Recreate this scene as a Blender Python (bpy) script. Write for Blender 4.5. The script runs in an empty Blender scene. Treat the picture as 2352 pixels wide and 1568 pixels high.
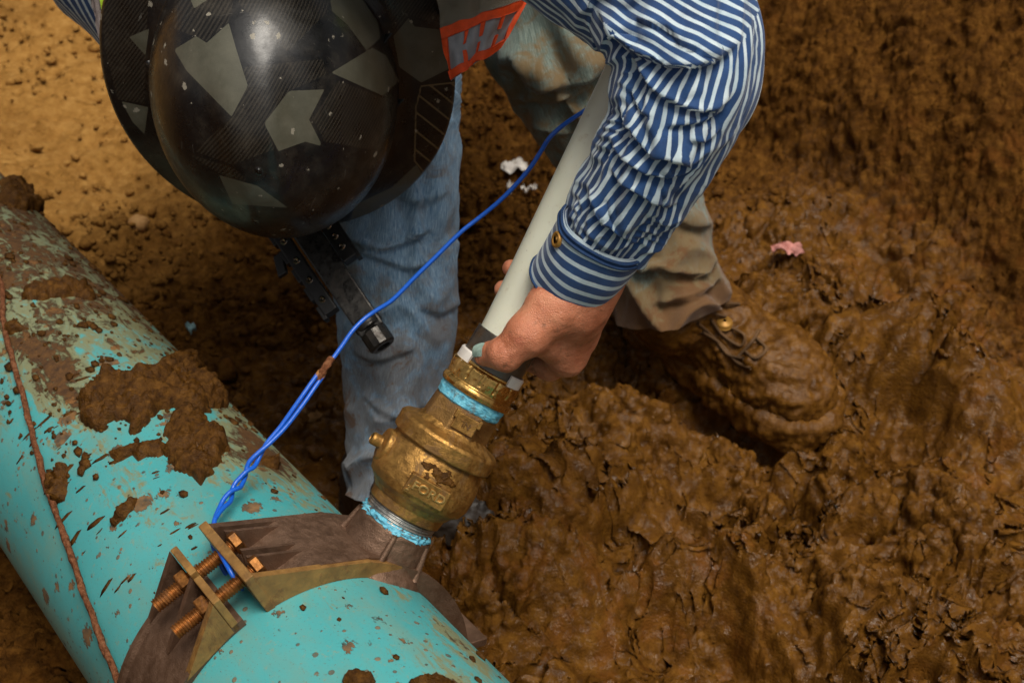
import bpy, math, random
import numpy as np
from mathutils import Vector

# ------------------------------------------------------------------ camera, sky, sun, exposure
SC = bpy.context.scene
COL = SC.collection
PITCH = math.radians(38.0)
CAM_H = 1.14
FPX = 3266.7                       # focal length in reference pixels (frame 2352 x 1568)
cam_d = bpy.data.cameras.new('camera'); cam = bpy.data.objects.new('camera', cam_d); COL.objects.link(cam)
cam.location = (0, 0, CAM_H); cam.rotation_euler = (math.pi/2 - PITCH, 0, 0)
cam_d.lens = 50; cam_d.sensor_width = 36; cam_d.clip_start = .02; cam_d.clip_end = 500
cam_d.dof.use_dof = True; cam_d.dof.focus_distance = 1.02; cam_d.dof.aperture_fstop = 13.0
SC.camera = cam
SUN_EL, SUN_AZ = math.radians(73), math.radians(142)      # azimuth from +Y towards +X
wd = bpy.data.worlds.new('World'); SC.world = wd; wd.use_nodes = True
wn = wd.node_tree; bgn = wn.nodes['Background']
sky = wn.nodes.new('ShaderNodeTexSky'); sky.sky_type = 'NISHITA'; sky.sun_disc = False
sky.sun_elevation = SUN_EL; sky.sun_rotation = SUN_AZ; sky.air_density = .6; sky.dust_density = 6.0; sky.ozone_density = .5
hsv = wn.nodes.new('ShaderNodeHueSaturation'); hsv.inputs['Saturation'].default_value = .15
wn.links.new(sky.outputs[0], hsv.inputs['Color']); wn.links.new(hsv.outputs[0], bgn.inputs['Color'])
bgn.inputs['Strength'].default_value = .10
sun_d = bpy.data.lights.new('sun', 'SUN'); sun = bpy.data.objects.new('sun', sun_d); COL.objects.link(sun)
sun_d.energy = 3.3; sun_d.angle = math.radians(30); sun_d.color = (1.0, .92, .80)
sd = Vector((math.sin(SUN_AZ)*math.cos(SUN_EL), math.cos(SUN_AZ)*math.cos(SUN_EL), math.sin(SUN_EL)))
sun.rotation_euler = sd.to_track_quat('Z', 'Y').to_euler()
SC.view_settings.view_transform = 'Standard'; SC.view_settings.look = 'None'
SC.view_settings.exposure = -0.22; SC.view_settings.gamma = 1.0
SC.cycles.use_denoising = True

# ------------------------------------------------------------------ survey: photograph pixel + depth -> place
FW = np.array([0, math.cos(PITCH), -math.sin(PITCH)]); UP = np.array([0, math.sin(PITCH), math.cos(PITCH)]); RT = np.array([1., 0, 0])
CAM = np.array([0, 0, CAM_H])
def rayd(px, py): return FW + RT*((px-1176)/FPX) + UP*((784-py)/FPX)
def P3(px, py, d): return CAM + rayd(px, py)*d
def GZ(px, py, z):
    r = rayd(px, py); return CAM + r*((z-CAM_H)/r[2])
def proj(p):
    p = np.asarray(p) - CAM; d = p@FW
    return 1176+FPX*p[..., 0]/d, 784-FPX*(p@UP)/d
def nrm(v): v = np.asarray(v, float); return v/np.linalg.norm(v)
# the water main: axis through PO along AX (towards the camera); VV = axis of the tapping boss
PO = np.array([-.15932, .66167, .29797]); AX = nrm([.58203, -.80630, .10545])
VV = nrm(np.array([.51701, .46702, .71736])); VV = nrm(VV-(VV@AX)*AX); YY = np.cross(VV, AX)
PR = .115
def LP(x, y, z): return PO + np.multiply.outer(np.asarray(x, float), AX) + np.multiply.outer(np.asarray(y, float), YY) + np.multiply.outer(np.asarray(z, float), VV)
def CYL(x, phi, r): x, phi, r = np.broadcast_arrays(x, phi, r); return LP(x, r*np.sin(phi), r*np.cos(phi))
def pipe_hit(px, py, R=PR):
    d = nrm(rayd(px, py)); w = CAM-PO
    dp = d-(d@AX)*AX; wp = w-(w@AX)*AX
    a, b, c = dp@dp, 2*dp@wp, wp@wp-R*R
    D = max(b*b-4*a*c, 0); t = (-b-math.sqrt(D))/(2*a); q = CAM+d*t-PO
    return q@AX, math.atan2(q@YY, q@VV)

# ------------------------------------------------------------------ noise
rng = np.random.RandomState(7)
_perm = rng.permutation(256); _perm = np.concatenate([_perm]*3)
_an = rng.rand(256)*2*np.pi; _g2x, _g2y = np.cos(_an), np.sin(_an)
_g3 = rng.randn(256, 3); _g3 /= np.linalg.norm(_g3, axis=1)[:, None]
_r1, _r2, _r3 = rng.rand(256), rng.rand(256), rng.rand(256)
def perlin2(x, y, seed=0):
    x = np.asarray(x, float)+seed*17.31; y = np.asarray(y, float)-seed*9.73
    xi = np.floor(x).astype(int); yi = np.floor(y).astype(int); xf = x-xi; yf = y-yi
    u = xf*xf*xf*(xf*(xf*6-15)+10); v = yf*yf*yf*(yf*(yf*6-15)+10)
    xi &= 255; yi &= 255
    def g(ix, iy, fx, fy):
        h = _perm[_perm[ix & 255]+(iy & 255)]; return _g2x[h]*fx+_g2y[h]*fy
    a = g(xi, yi, xf, yf); b = g(xi+1, yi, xf-1, yf); c = g(xi, yi+1, xf, yf-1); d = g(xi+1, yi+1, xf-1, yf-1)
    return ((a+(b-a)*u)*(1-v)+(c+(d-c)*u)*v)*1.4
def perlin3(p, seed=0):
    p = np.asarray(p, float)+seed*13.7; i = np.floor(p).astype(int); f = p-i; u = f*f*f*(f*(f*6-15)+10); i &= 255
    r = 0
    for dx in (0, 1):
        wx = u[..., 0] if dx else 1-u[..., 0]
        for dy in (0, 1):
            wy = u[..., 1] if dy else 1-u[..., 1]
            for dz in (0, 1):
                wz = u[..., 2] if dz else 1-u[..., 2]
                h = _perm[_perm[_perm[(i[..., 0]+dx) & 255]+((i[..., 1]+dy) & 255)]+((i[..., 2]+dz) & 255)]
                gr = _g3[h]
                r = r + wx*wy*wz*(gr[..., 0]*(f[..., 0]-dx)+gr[..., 1]*(f[..., 1]-dy)+gr[..., 2]*(f[..., 2]-dz))
    return r*1.4
def fbm2(x, y, o=4, seed=0):
    r = 0; a = 1.
    for k in range(o): r = r+a*perlin2(x, y, seed+k); x = x*2.03; y = y*2.03; a *= .5
    return r
def fbm3(p, o=3, seed=0):
    r = 0; a = 1.
    for k in range(o): r = r+a*perlin3(p, seed+k); p = p*2.03; a *= .5
    return r
def clods2(x, y, cell, seed=0, rmin=.2, rmax=.55, keep=.8):
    """rounded lumps strewn on a jittered grid: height in metres"""
    X = x/cell+seed*31.7; Y = y/cell-seed*11.3
    xi = np.floor(X).astype(int); yi = np.floor(Y).astype(int); out = np.zeros_like(X)
    for dx in (-1, 0, 1):
        for dy in (-1, 0, 1):
            h = _perm[_perm[(xi+dx) & 255]+((yi+dy) & 255)]
            cx = xi+dx+_r1[h]; cy = yi+dy+_r2[h]; r = rmin+(rmax-rmin)*_r3[h]**2
            r = np.where(_r1[(h*7+3) & 255] < keep, r, 0)
            an = _r2[(h*5+1) & 255]*6.28; ca, sa = np.cos(an), np.sin(an)
            ex = (X-cx)*ca+(Y-cy)*sa; ey = (-(X-cx)*sa+(Y-cy)*ca)*1.45
            out = np.maximum(out, np.sqrt(np.maximum(r*r-ex*ex-ey*ey, 0))*.8)
    return out*cell
def lumps2(x, y, cell, seed=0, tilt=.5, edge=.35):
    """broken clods: every cell of a jittered mosaic has its own height and tilt, deep joints between them; about -.5 .. 1 times cell"""
    X = x/cell+seed*23.3; Y = y/cell-seed*17.9; xi = np.floor(X).astype(int); yi = np.floor(Y).astype(int); f1 = np.full(X.shape, 9.); f2 = np.full(X.shape, 9.); hh = np.zeros(X.shape)
    for dx in (-1, 0, 1):
        for dy in (-1, 0, 1):
            h = _perm[_perm[(xi+dx+seed*3) & 255]+((yi+dy) & 255)]; ex = X-(xi+dx+_r1[h]); ey = Y-(yi+dy+_r2[h]); d = np.sqrt(ex*ex+ey*ey)
            k = d < f1; f2 = np.where(k, f1, np.minimum(f2, d)); an = _r2[(h*5+1) & 255]*6.28
            hv = _r3[h]**1.3+tilt*(np.cos(an)*ex+np.sin(an)*ey); hh = np.where(k, hv, hh); f1 = np.where(k, d, f1)
    e = np.clip((f2-f1)/edge, 0, 1); return (hh+.25)*np.sqrt(e*(2-e))*cell
def sstep(a, b, x): t = np.clip((x-a)/(b-a), 0, 1); return t*t*(3-2*t)

# ------------------------------------------------------------------ mesh helpers
def mesh_obj(name, V, F, mat=None, parent=None, smooth=True, uv=None, uv2=None, attrs=None, mats=None, fmat=None):
    """V (n,3); F (m,4)/(m,3) array or list of tuples -> one linked mesh object"""
    V = np.asarray(V, np.float32); me = bpy.data.meshes.new(name)
    if isinstance(F, np.ndarray):
        k = F.shape[1]; n = len(F); li = F.reshape(-1).astype(np.int32); ls = np.arange(0, n*k, k, dtype=np.int32)
    else:
        li = np.array([i for f in F for i in f], np.int32); ln = np.array([len(f) for f in F], np.int32)
        ls = np.concatenate([[0], np.cumsum(ln)[:-1]]).astype(np.int32); n = len(F)
    me.vertices.add(len(V)); me.vertices.foreach_set('co', V.reshape(-1))
    me.loops.add(len(li)); me.loops.foreach_set('vertex_index', li)
    me.polygons.add(n); me.polygons.foreach_set('loop_start', ls)
    me.update(calc_edges=True); me.validate()
    me.polygons.foreach_set('use_smooth', np.full(len(me.polygons), bool(smooth)))
    if uv is not None:
        l = me.uv_layers.new(name='UVMap'); idx = np.empty(len(me.loops), np.int32); me.loops.foreach_get('vertex_index', idx)
        uvl = np.asarray(uv, np.float32)[idx]
        if uv2 is not None: uvl = np.where(np.repeat(uv2[1], 4)[:, None], np.asarray(uv2[0], np.float32)[idx], uvl)
        l.data.foreach_set('uv', uvl.reshape(-1))
    for kx, vals in (attrs or {}).items():
        at = me.attributes.new(kx, 'FLOAT', 'POINT'); at.data.foreach_set('value', np.asarray(vals, np.float32).reshape(-1))
    for m in (mats or ([mat] if mat else [])): me.materials.append(m)
    if fmat is not None: me.polygons.foreach_set('material_index', np.asarray(fmat, np.int32))
    o = bpy.data.objects.new(name, me); COL.objects.link(o)
    if parent is not None: o.parent = parent; o.matrix_parent_inverse = parent.matrix_world.inverted()
    return o
def empty(name, loc):
    o = bpy.data.objects.new(name, None); COL.objects.link(o); o.location = [float(c) for c in loc]; o.empty_display_size = .03
    bpy.context.view_layer.update(); return o
def tag(o, label=None, cat=None, group=None, kind=None):
    for k, v in (('label', label), ('category', cat), ('group', group), ('kind', kind)):
        if v: o[k] = v
    return o
def grid_faces(nu, nv, wrap_u=False, wrap_v=False, off=0):
    iu = np.arange(nu if wrap_u else nu-1); iv = np.arange(nv if wrap_v else nv-1)
    A, B = np.meshgrid(iu, iv, indexing='ij'); A2 = (A+1) % nu; B2 = (B+1) % nv
    return (np.stack([A*nv+B, A2*nv+B, A2*nv+B2, A*nv+B2], -1).reshape(-1, 4)+off)
def join(parts):
    """parts: list of (V, F list) -> V, F"""
    Vs, Fs, o = [], [], 0
    for V, F in parts:
        Vs.append(np.asarray(V, float)); Fs += [tuple(int(i)+o for i in f) for f in F]; o += len(V)
    return np.concatenate(Vs), Fs
def catmull(pts, n):
    p = np.asarray(pts, float); p = np.vstack([2*p[0]-p[1], p, 2*p[-1]-p[-2]]); m = len(p)-3
    t = np.linspace(0, m, n); i = np.minimum(t.astype(int), m-1); f = (t-i)[:, None]
    a, b, c, d = p[i], p[i+1], p[i+2], p[i+3]
    return .5*((2*b)+(c-a)*f+(2*a-5*b+4*c-d)*f*f+(3*b-3*c+d-a)*f**3)
def even(path, n):
    s = np.concatenate([[0], np.cumsum(np.linalg.norm(np.diff(path, axis=0), axis=1))]); t = np.linspace(0, s[-1], n)
    return np.stack([np.interp(t, s, path[:, k]) for k in range(path.shape[1])], 1)
def frames(path, ref=None):
    T = np.gradient(path, axis=0); T /= np.linalg.norm(T, axis=1)[:, None]
    n0 = np.array(ref if ref is not None else (0.3, .2, 1.)); n0 = n0-(n0@T[0])*T[0]; n0 = nrm(n0); Ns = [n0]
    for k in range(1, len(path)):
        n = Ns[-1]-(Ns[-1]@T[k])*T[k]; Ns.append(nrm(n))
    Nn = np.array(Ns); return T, Nn, np.cross(T, Nn)
def sweep(path, rad, seg=16, ref=None, cap=True, disp=None, rad2=None):
    """tube along path; rad, rad2 per point; disp(u,v) added to the radius. returns V, F, U(angle 0..1), S(length)"""
    path = np.asarray(path, float); n = len(path); T, N, B = frames(path, ref)
    rad = np.broadcast_to(rad, n); rad2 = rad if rad2 is None else np.broadcast_to(rad2, n)
    u = np.linspace(0, 2*np.pi, seg, endpoint=False)
    S = np.concatenate([[0], np.cumsum(np.linalg.norm(np.diff(path, axis=0), axis=1))])
    dd = disp(np.broadcast_to(u, (n, seg)), np.broadcast_to(S[:, None], (n, seg))) if disp else np.zeros((n, seg))
    V = path[:, None]+N[:, None]*(np.cos(u)[None, :, None]*(rad[:, None]+dd)[..., None])+B[:, None]*(np.sin(u)[None, :, None]*(rad2[:, None]+dd)[..., None])
    F = [tuple(f) for f in grid_faces(n, seg, False, True)]
    F = [(a, d, c, b) for a, b, c, d in F]
    V = V.reshape(-1, 3)
    if cap: F.append(tuple(range(seg))); F.append(tuple(range(n*seg-1, (n-1)*seg-1, -1)))
    return V, F, np.tile(u/(2*np.pi), n), np.repeat(S, seg)
def tube_obj(name, path, rad, mat, parent=None, seg=14, **k):
    V, F, u, s = sweep(path, rad, seg, **k); return mesh_obj(name, V, F, mat, parent, uv=np.stack([u, s], 1))
def box(c, ex, ey, ez, X, Y, Z, bev=0):
    """box with half sizes ex,ey,ez along unit axes X,Y,Z; chamfered edges when bev"""
    X, Y, Z = map(np.asarray, (X, Y, Z)); c = np.asarray(c, float)
    if not bev:
        V = np.array([c+X*sx*ex+Y*sy*ey+Z*sz*ez for sx in (-1, 1) for sy in (-1, 1) for sz in (-1, 1)])
        return V, [(0, 1, 3, 2), (4, 6, 7, 5), (0, 4, 5, 1), (2, 3, 7, 6), (0, 2, 6, 4), (1, 5, 7, 3)]
    import bmesh
    bm = bmesh.new(); bmesh.ops.create_cube(bm, size=2)
    for v in bm.verts: v.co = Vector((v.co.x*ex, v.co.y*ey, v.co.z*ez))
    bmesh.ops.bevel(bm, geom=bm.edges[:], offset=bev, segments=2, affect='EDGES', profile=.6)
    M = np.stack([X, Y, Z]); V = np.array([v.co[:] for v in bm.verts])@M+c
    F = [tuple(v.index for v in f.verts) for f in bm.faces]; bm.free(); return V, F
def lathe(prof, seg, C, Z, X, disp=None, cap=True):
    """prof: list of (t, r) along Z from C"""
    Z = nrm(Z); X = nrm(np.asarray(X)-(np.asarray(X)@Z)*Z); Y = np.cross(Z, X); prof = np.asarray(prof, float); n = len(prof)
    u = np.linspace(0, 2*np.pi, seg, endpoint=False); r = np.repeat(prof[:, 1:2], seg, 1); t = np.repeat(prof[:, 0:1], seg, 1)
    if disp: r = r+disp(np.broadcast_to(u, r.shape), t)
    V = C+t[..., None]*Z+(r*np.cos(u))[..., None]*X+(r*np.sin(u))[..., None]*Y
    F = [(a, b, c, d) for a, b, c, d in grid_faces(n, seg, False, True)]
    F = [(a, d, c, b) for a, b, c, d in F]
    if cap: F.append(tuple(range(seg))); F.append(tuple(range(n*seg-1, (n-1)*seg-1, -1)))
    return V.reshape(-1, 3), F
def dense(prof, step):
    out = []
    for (a, b), (c, d) in zip(prof[:-1], prof[1:]):
        k = max(1, int(math.hypot(c-a, d-b)/step)); out += [(a+(c-a)*j/k, b+(d-b)*j/k) for j in range(k)]
    return out+[prof[-1]]
# --- signed distance modelling
def sgrid(lo, hi, h):
    ax = [np.arange(l, u+h, h) for l, u in zip(lo, hi)]; return np.stack(np.meshgrid(*ax, indexing='ij'), -1).astype(np.float32), np.asarray(lo, float)
def cone(p, a, b, r1, r2):
    a = np.asarray(a, np.float32); ab = np.asarray(b, np.float32)-a; t = np.clip(((p-a)@ab)/max(ab@ab, 1e-12), 0, 1)
    return np.linalg.norm(p-a-t[..., None]*ab, axis=-1)-(r1+(r2-r1)*t)
def ell(p, c, M, r):
    q = (p-np.asarray(c, np.float32))@np.asarray(M, np.float32).T; r = np.asarray(r, np.float32); k = np.linalg.norm(q/r, axis=-1)
    return (k-1)*r.min()
def smin(a, b, k):
    h = np.clip(.5+.5*(b-a)/k, 0, 1); return b+(a-b)*h-k*h*(1-h)
def surfnet(Fd, lo, h):
    s = Fd < 0; nx, ny, nz = s.shape
    c = sum(s[i:nx-1+i, j:ny-1+j, k:nz-1+k].astype(np.int8) for i in (0, 1) for j in (0, 1) for k in (0, 1))
    act = (c > 0) & (c < 8); idx = np.full(act.shape, -1, np.int64); cells = np.argwhere(act); idx[act] = np.arange(len(cells))
    acc = np.zeros((len(cells), 3)); cnt = np.zeros(len(cells)); I, J, K = cells.T
    for ax in range(3):
        for a in (0, 1):
            for b in (0, 1):
                o0 = [0, 0, 0]; oth = [q for q in range(3) if q != ax]; o0[oth[0]] = a; o0[oth[1]] = b; o1 = list(o0); o1[ax] = 1
                f0 = Fd[I+o0[0], J+o0[1], K+o0[2]]; f1 = Fd[I+o1[0], J+o1[1], K+o1[2]]; m = (f0 < 0) != (f1 < 0)
                t = np.where(m, f0/np.where(m, f0-f1, 1), 0); pos = np.tile(np.array(o0, float), (len(cells), 1)); pos[:, ax] += t
                acc += pos*m[:, None]; cnt += m
    V = lo+(cells+acc/np.maximum(cnt, 1)[:, None])*h; Fs = []
    for ax in range(3):
        b, d = [(1, 2), (2, 0), (0, 1)][ax]
        sl0 = [slice(None)]*3; sl1 = [slice(None)]*3; sl0[ax] = slice(0, -1); sl1[ax] = slice(1, None)
        A = s[tuple(sl0)]; B = s[tuple(sl1)]; e = np.argwhere(A != B)
        e = e[(e[:, b] > 0) & (e[:, d] > 0) & (e[:, b] < act.shape[b]) & (e[:, d] < act.shape[d])]
        eb = np.zeros(3, int); eb[b] = 1; ed = np.zeros(3, int); ed[d] = 1
        q = np.stack([idx[tuple((e-eb-ed).T)], idx[tuple((e-ed).T)], idx[tuple(e.T)], idx[tuple((e-eb).T)]], 1)
        fl = A[tuple(e.T)]; q[~fl] = q[~fl][:, ::-1]; Fs.append(q)
    Fq = np.concatenate(Fs); Fq = Fq[(Fq >= 0).all(1)]
    return V, Fq
def vnormals(V, F):
    F = np.asarray(F); n = np.cross(V[F[:, 2]]-V[F[:, 0]], V[F[:, -1]]-V[F[:, 1]]); N = np.zeros_like(V)
    for k in range(F.shape[1]): np.add.at(N, F[:, k], n)
    return N/np.maximum(np.linalg.norm(N, axis=1), 1e-12)[:, None]
def relax(V, F, it=2, lam=.5):
    F = np.asarray(F); E = np.concatenate([F[:, [k, (k+1) % 4]] for k in range(4)]); c = np.bincount(E.reshape(-1), minlength=len(V)).astype(float)
    for _ in range(it):
        s = np.zeros_like(V); np.add.at(s, E[:, 0], V[E[:, 1]]); np.add.at(s, E[:, 1], V[E[:, 0]]); V = V+lam*(s/np.maximum(c, 1)[:, None]-V)
    return V
def px_folds(V, N, folds, uv=None):
    """press cloth folds into a surface: each fold is a line on its camera side; the cloth hangs over it in a lip"""
    qx, qy = proj(V); facing = (N*(CAM-V)).sum(1) > 0; dsp = np.zeros(len(V)); sh = np.zeros(len(V))
    for pts, A, l1, l2, B in folds:
        c = even(catmull([(a, b) for a, b in pts], 60), 48); m = facing & (qx > c[:, 0].min()-90) & (qx < c[:, 0].max()+90) & (qy > c[:, 1].min()-140) & (qy < c[:, 1].max()+140); idx = np.where(m)[0]
        best = np.full(len(idx), 1e9); sg = np.zeros(len(idx)); ss = np.zeros(len(idx)); x, y = qx[idx], qy[idx]
        for i in range(len(c)-1):
            ex, ey = c[i+1]-c[i]; wx, wy = x-c[i, 0], y-c[i, 1]; t = np.clip((wx*ex+wy*ey)/(ex*ex+ey*ey), 0, 1); d = np.hypot(wx-t*ex, wy-t*ey); up = (ex*wy-ey*wx) < 0; k = d < best
            best[k] = d[k]; sg[k] = np.where(up, 1., -1.)[k]; ss[k] = ((i+t)/(len(c)-1))[k]
        d = best*sg; fade = sstep(0, .22, ss)*sstep(1, .80, ss); j = 4.5
        pr = np.where(d > 0, np.exp(-d/l1), -.75*np.exp(d/l2)); s = sstep(-j, j, d); pr = s*np.exp(-np.abs(d)/l1)-(1-s)*.75*np.exp(-np.abs(d)/l2)
        dsp[idx] += A*fade*pr; sh[idx] += B*fade*(1-s)*np.exp(-np.abs(d)/55.)
    V2 = V+N*dsp[:, None]
    return (V2, sh)
def poly_sd(px, py, poly):
    """signed distance to polygon, positive inside"""
    P = np.asarray(poly, float); d = np.full(np.shape(px), 1e9); ins = np.zeros(np.shape(px), bool); n = len(P)
    for i in range(n):
        ax_, ay = P[i]; bx, by = P[(i+1) % n]; ex, ey = bx-ax_, by-ay; wx, wy = px-ax_, py-ay
        t = np.clip((wx*ex+wy*ey)/(ex*ex+ey*ey+1e-12), 0, 1); d = np.minimum(d, np.hypot(wx-t*ex, wy-t*ey))
        cnd = ((ay > py) != (by > py)) & (px < (bx-ax_)*(py-ay)/(by-ay+1e-12)+ax_); ins ^= cnd
    return np.where(ins, d, -d)
def text_geo(body, size, ext):
    cu = bpy.data.curves.new('t', 'FONT'); cu.body = body; cu.size = size; cu.extrude = ext; cu.bevel_depth = size*.025; cu.align_x = 'CENTER'; cu.align_y = 'CENTER'; cu.resolution_u = 3
    o = bpy.data.objects.new('t', cu); COL.objects.link(o); dg = bpy.context.evaluated_depsgraph_get(); me = bpy.data.meshes.new_from_object(o.evaluated_get(dg))
    V = np.array([v.co[:] for v in me.vertices]); F = [tuple(p.vertices) for p in me.polygons]
    bpy.data.objects.remove(o); bpy.data.curves.remove(cu); bpy.data.meshes.remove(me); return V, F

# ------------------------------------------------------------------ material helpers
class NT:
    def __init__(s, name):
        s.m = bpy.data.materials.new(name); s.m.use_nodes = True; s.t = s.m.node_tree; s.b = s.t.nodes['Principled BSDF']; s._tc = None
    def n(s, ty, ins=None, **kw):
        nd = s.t.nodes.new('ShaderNode'+ty)
        for k, v in kw.items(): setattr(nd, k, v)
        for k, v in (ins or {}).items(): s.put(nd.inputs[k], v)
        return nd
    def put(s, sock, v):
        if hasattr(v, 'is_output') or isinstance(v, bpy.types.NodeSocket): s.t.links.new(v, sock)
        elif isinstance(v, (tuple, list)) and len(v) == 3 and sock.type == 'RGBA': sock.default_value = (*v, 1)
        else: sock.default_value = v
    def obj(s):
        if not s._tc: s._tc = s.n('TexCoord')
        return s._tc.outputs['Object']
    def uv(s): s.obj(); return s._tc.outputs['UV']
    def attr(s, name): return s.n('Attribute', attribute_name=name).outputs['Fac']
    def noise(s, scale, detail=4, rough=.55, vec=None, dist=0.):
        return s.n('TexNoise', {'Vector': vec or s.obj(), 'Scale': scale, 'Detail': detail, 'Roughness': rough, 'Distortion': dist}).outputs['Fac']
    def ramp(s, fac, stops, interp='LINEAR'):
        r = s.n('ValToRGB', {'Fac': fac}); e = r.color_ramp.elements; r.color_ramp.interpolation = interp
        while len(e) < len(stops): e.new(.5)
        for el, (p, c) in zip(e, stops): el.position = p; el.color = (*c, 1) if isinstance(c, (tuple, list)) else (c, c, c, 1)
        return r.outputs['Color']
    def mix(s, fac, a, b, mode='MIX'):
        m = s.n('Mix', data_type='RGBA', blend_type=mode); s.put(m.inputs[0], fac); s.put(m.inputs[6], a); s.put(m.inputs[7], b); return m.outputs[2]
    def math(s, op, a, b=0., c=0., clamp=False):
        m = s.n('Math', operation=op, use_clamp=clamp); s.put(m.inputs[0], a); s.put(m.inputs[1], b); s.put(m.inputs[2], c); return m.outputs[0]
    def mr(s, v, a, b, c=0., d=1.): return s.n('MapRange', {'Value': v, 'From Min': a, 'From Max': b, 'To Min': c, 'To Max': d}, interpolation_type='SMOOTHSTEP').outputs[0]
    def bump(s, h, strength, dist=.001, nrm_=None):
        b = s.n('Bump', {'Height': h, 'Strength': strength, 'Distance': dist})
        if nrm_ is not None: s.put(b.inputs['Normal'], nrm_)
        return b.outputs['Normal']
    def set(s, **k):
        for kk, v in k.items(): s.put(s.b.inputs[kk.replace('_', ' ')], v)
        return s.m
# ------------------------------------------------------------------ materials
def mud_mat():
    t = NT('mud_soil'); wet = t.attr('wet'); dry = t.attr('dry'); red = t.attr('red')
    n1 = t.noise(9, 5, .6); n2 = t.noise(60, 5, .65); n3 = t.noise(420, 4, .6)
    crumb = t.ramp(n2, [(.3, (.048, .018, .0025)), (.5, (.115, .046, .0065)), (.72, (.215, .095, .016))])
    wetc = t.ramp(n2, [(.25, (.050, .0185, .0025)), (.5, (.118, .0475, .0052)), (.75, (.205, .089, .0115))])
    dryc = t.ramp(n2, [(.25, (.200, .092, .018)), (.5, (.350, .175, .042)), (.75, (.470, .260, .075))])
    bank_shade = t.ramp(n2, [(.3, (.042, .015, .0018)), (.5, (.105, .041, .0050)), (.72, (.200, .086, .014))]); c = t.mix(t.attr('bank_shade'), t.mix(wet, crumb, wetc), bank_shade); c = t.mix(dry, c, dryc)  # soil on the far bank painted darker, shade put into its colour
    c = t.mix(t.math('MULTIPLY', t.mr(n1, .45, .7), .30), c, (.10, .040, .007))
    c = t.mix(t.math('MULTIPLY', t.math('MULTIPLY', red, .35), t.mr(t.noise(28, 4), .5, .62)), c, (.17, .055, .008))
    gl = t.mr(t.noise(85, 4, .65, dist=.8), .46, .60)
    rw = t.mix(gl, (.62, .62, .62), (.13, .13, .13)); rough = t.mix(wet, (.8, .8, .8), rw)
    h = t.math('ADD', t.math('MULTIPLY', n3, .5), t.math('MULTIPLY', t.noise(170, 5, .65, dist=.4), 1.0))
    st = t.mr(wet, 0, 1, 1.0, .60)
    b = t.n('Bump', {'Height': h, 'Strength': st, 'Distance': .005}).outputs['Normal']
    return t.set(Coat_Weight=t.math('MULTIPLY', t.math('MULTIPLY', wet, gl), .50), Coat_Roughness=.10, Coat_Normal=b, Base_Color=c, Roughness=rough, Normal=b, Specular_IOR_Level=t.math('ADD', .08, t.math('MULTIPLY', t.math('MULTIPLY', wet, gl), .20)))
def simple_mud(name, cols, rough=(.75, .35), bs=.6, scale=140, spec=.15):
    t = NT(name); n = t.noise(scale, 5, .65); c = t.ramp(n, [(.28, cols[0]), (.5, cols[1]), (.74, cols[2])])
    r = t.mr(t.noise(45, 4), .4, .65, rough[0], rough[1])
    return t.set(Base_Color=c, Roughness=r, Specular_IOR_Level=spec, Normal=t.bump(t.math('ADD', t.noise(500, 4), t.noise(180, 5, .65, dist=.5)), bs, .003))
M = {}
M['mud'] = mud_mat()
M['clump'] = simple_mud('mud_clump', [(.026, .0095, .0015), (.070, .028, .0036), (.140, .060, .0090)])
M['bootmud'] = simple_mud('boot_mud', [(.055, .021, .003), (.118, .048, .0065), (.205, .091, .015)], (.5, .14), .4, 60, .25)
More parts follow.
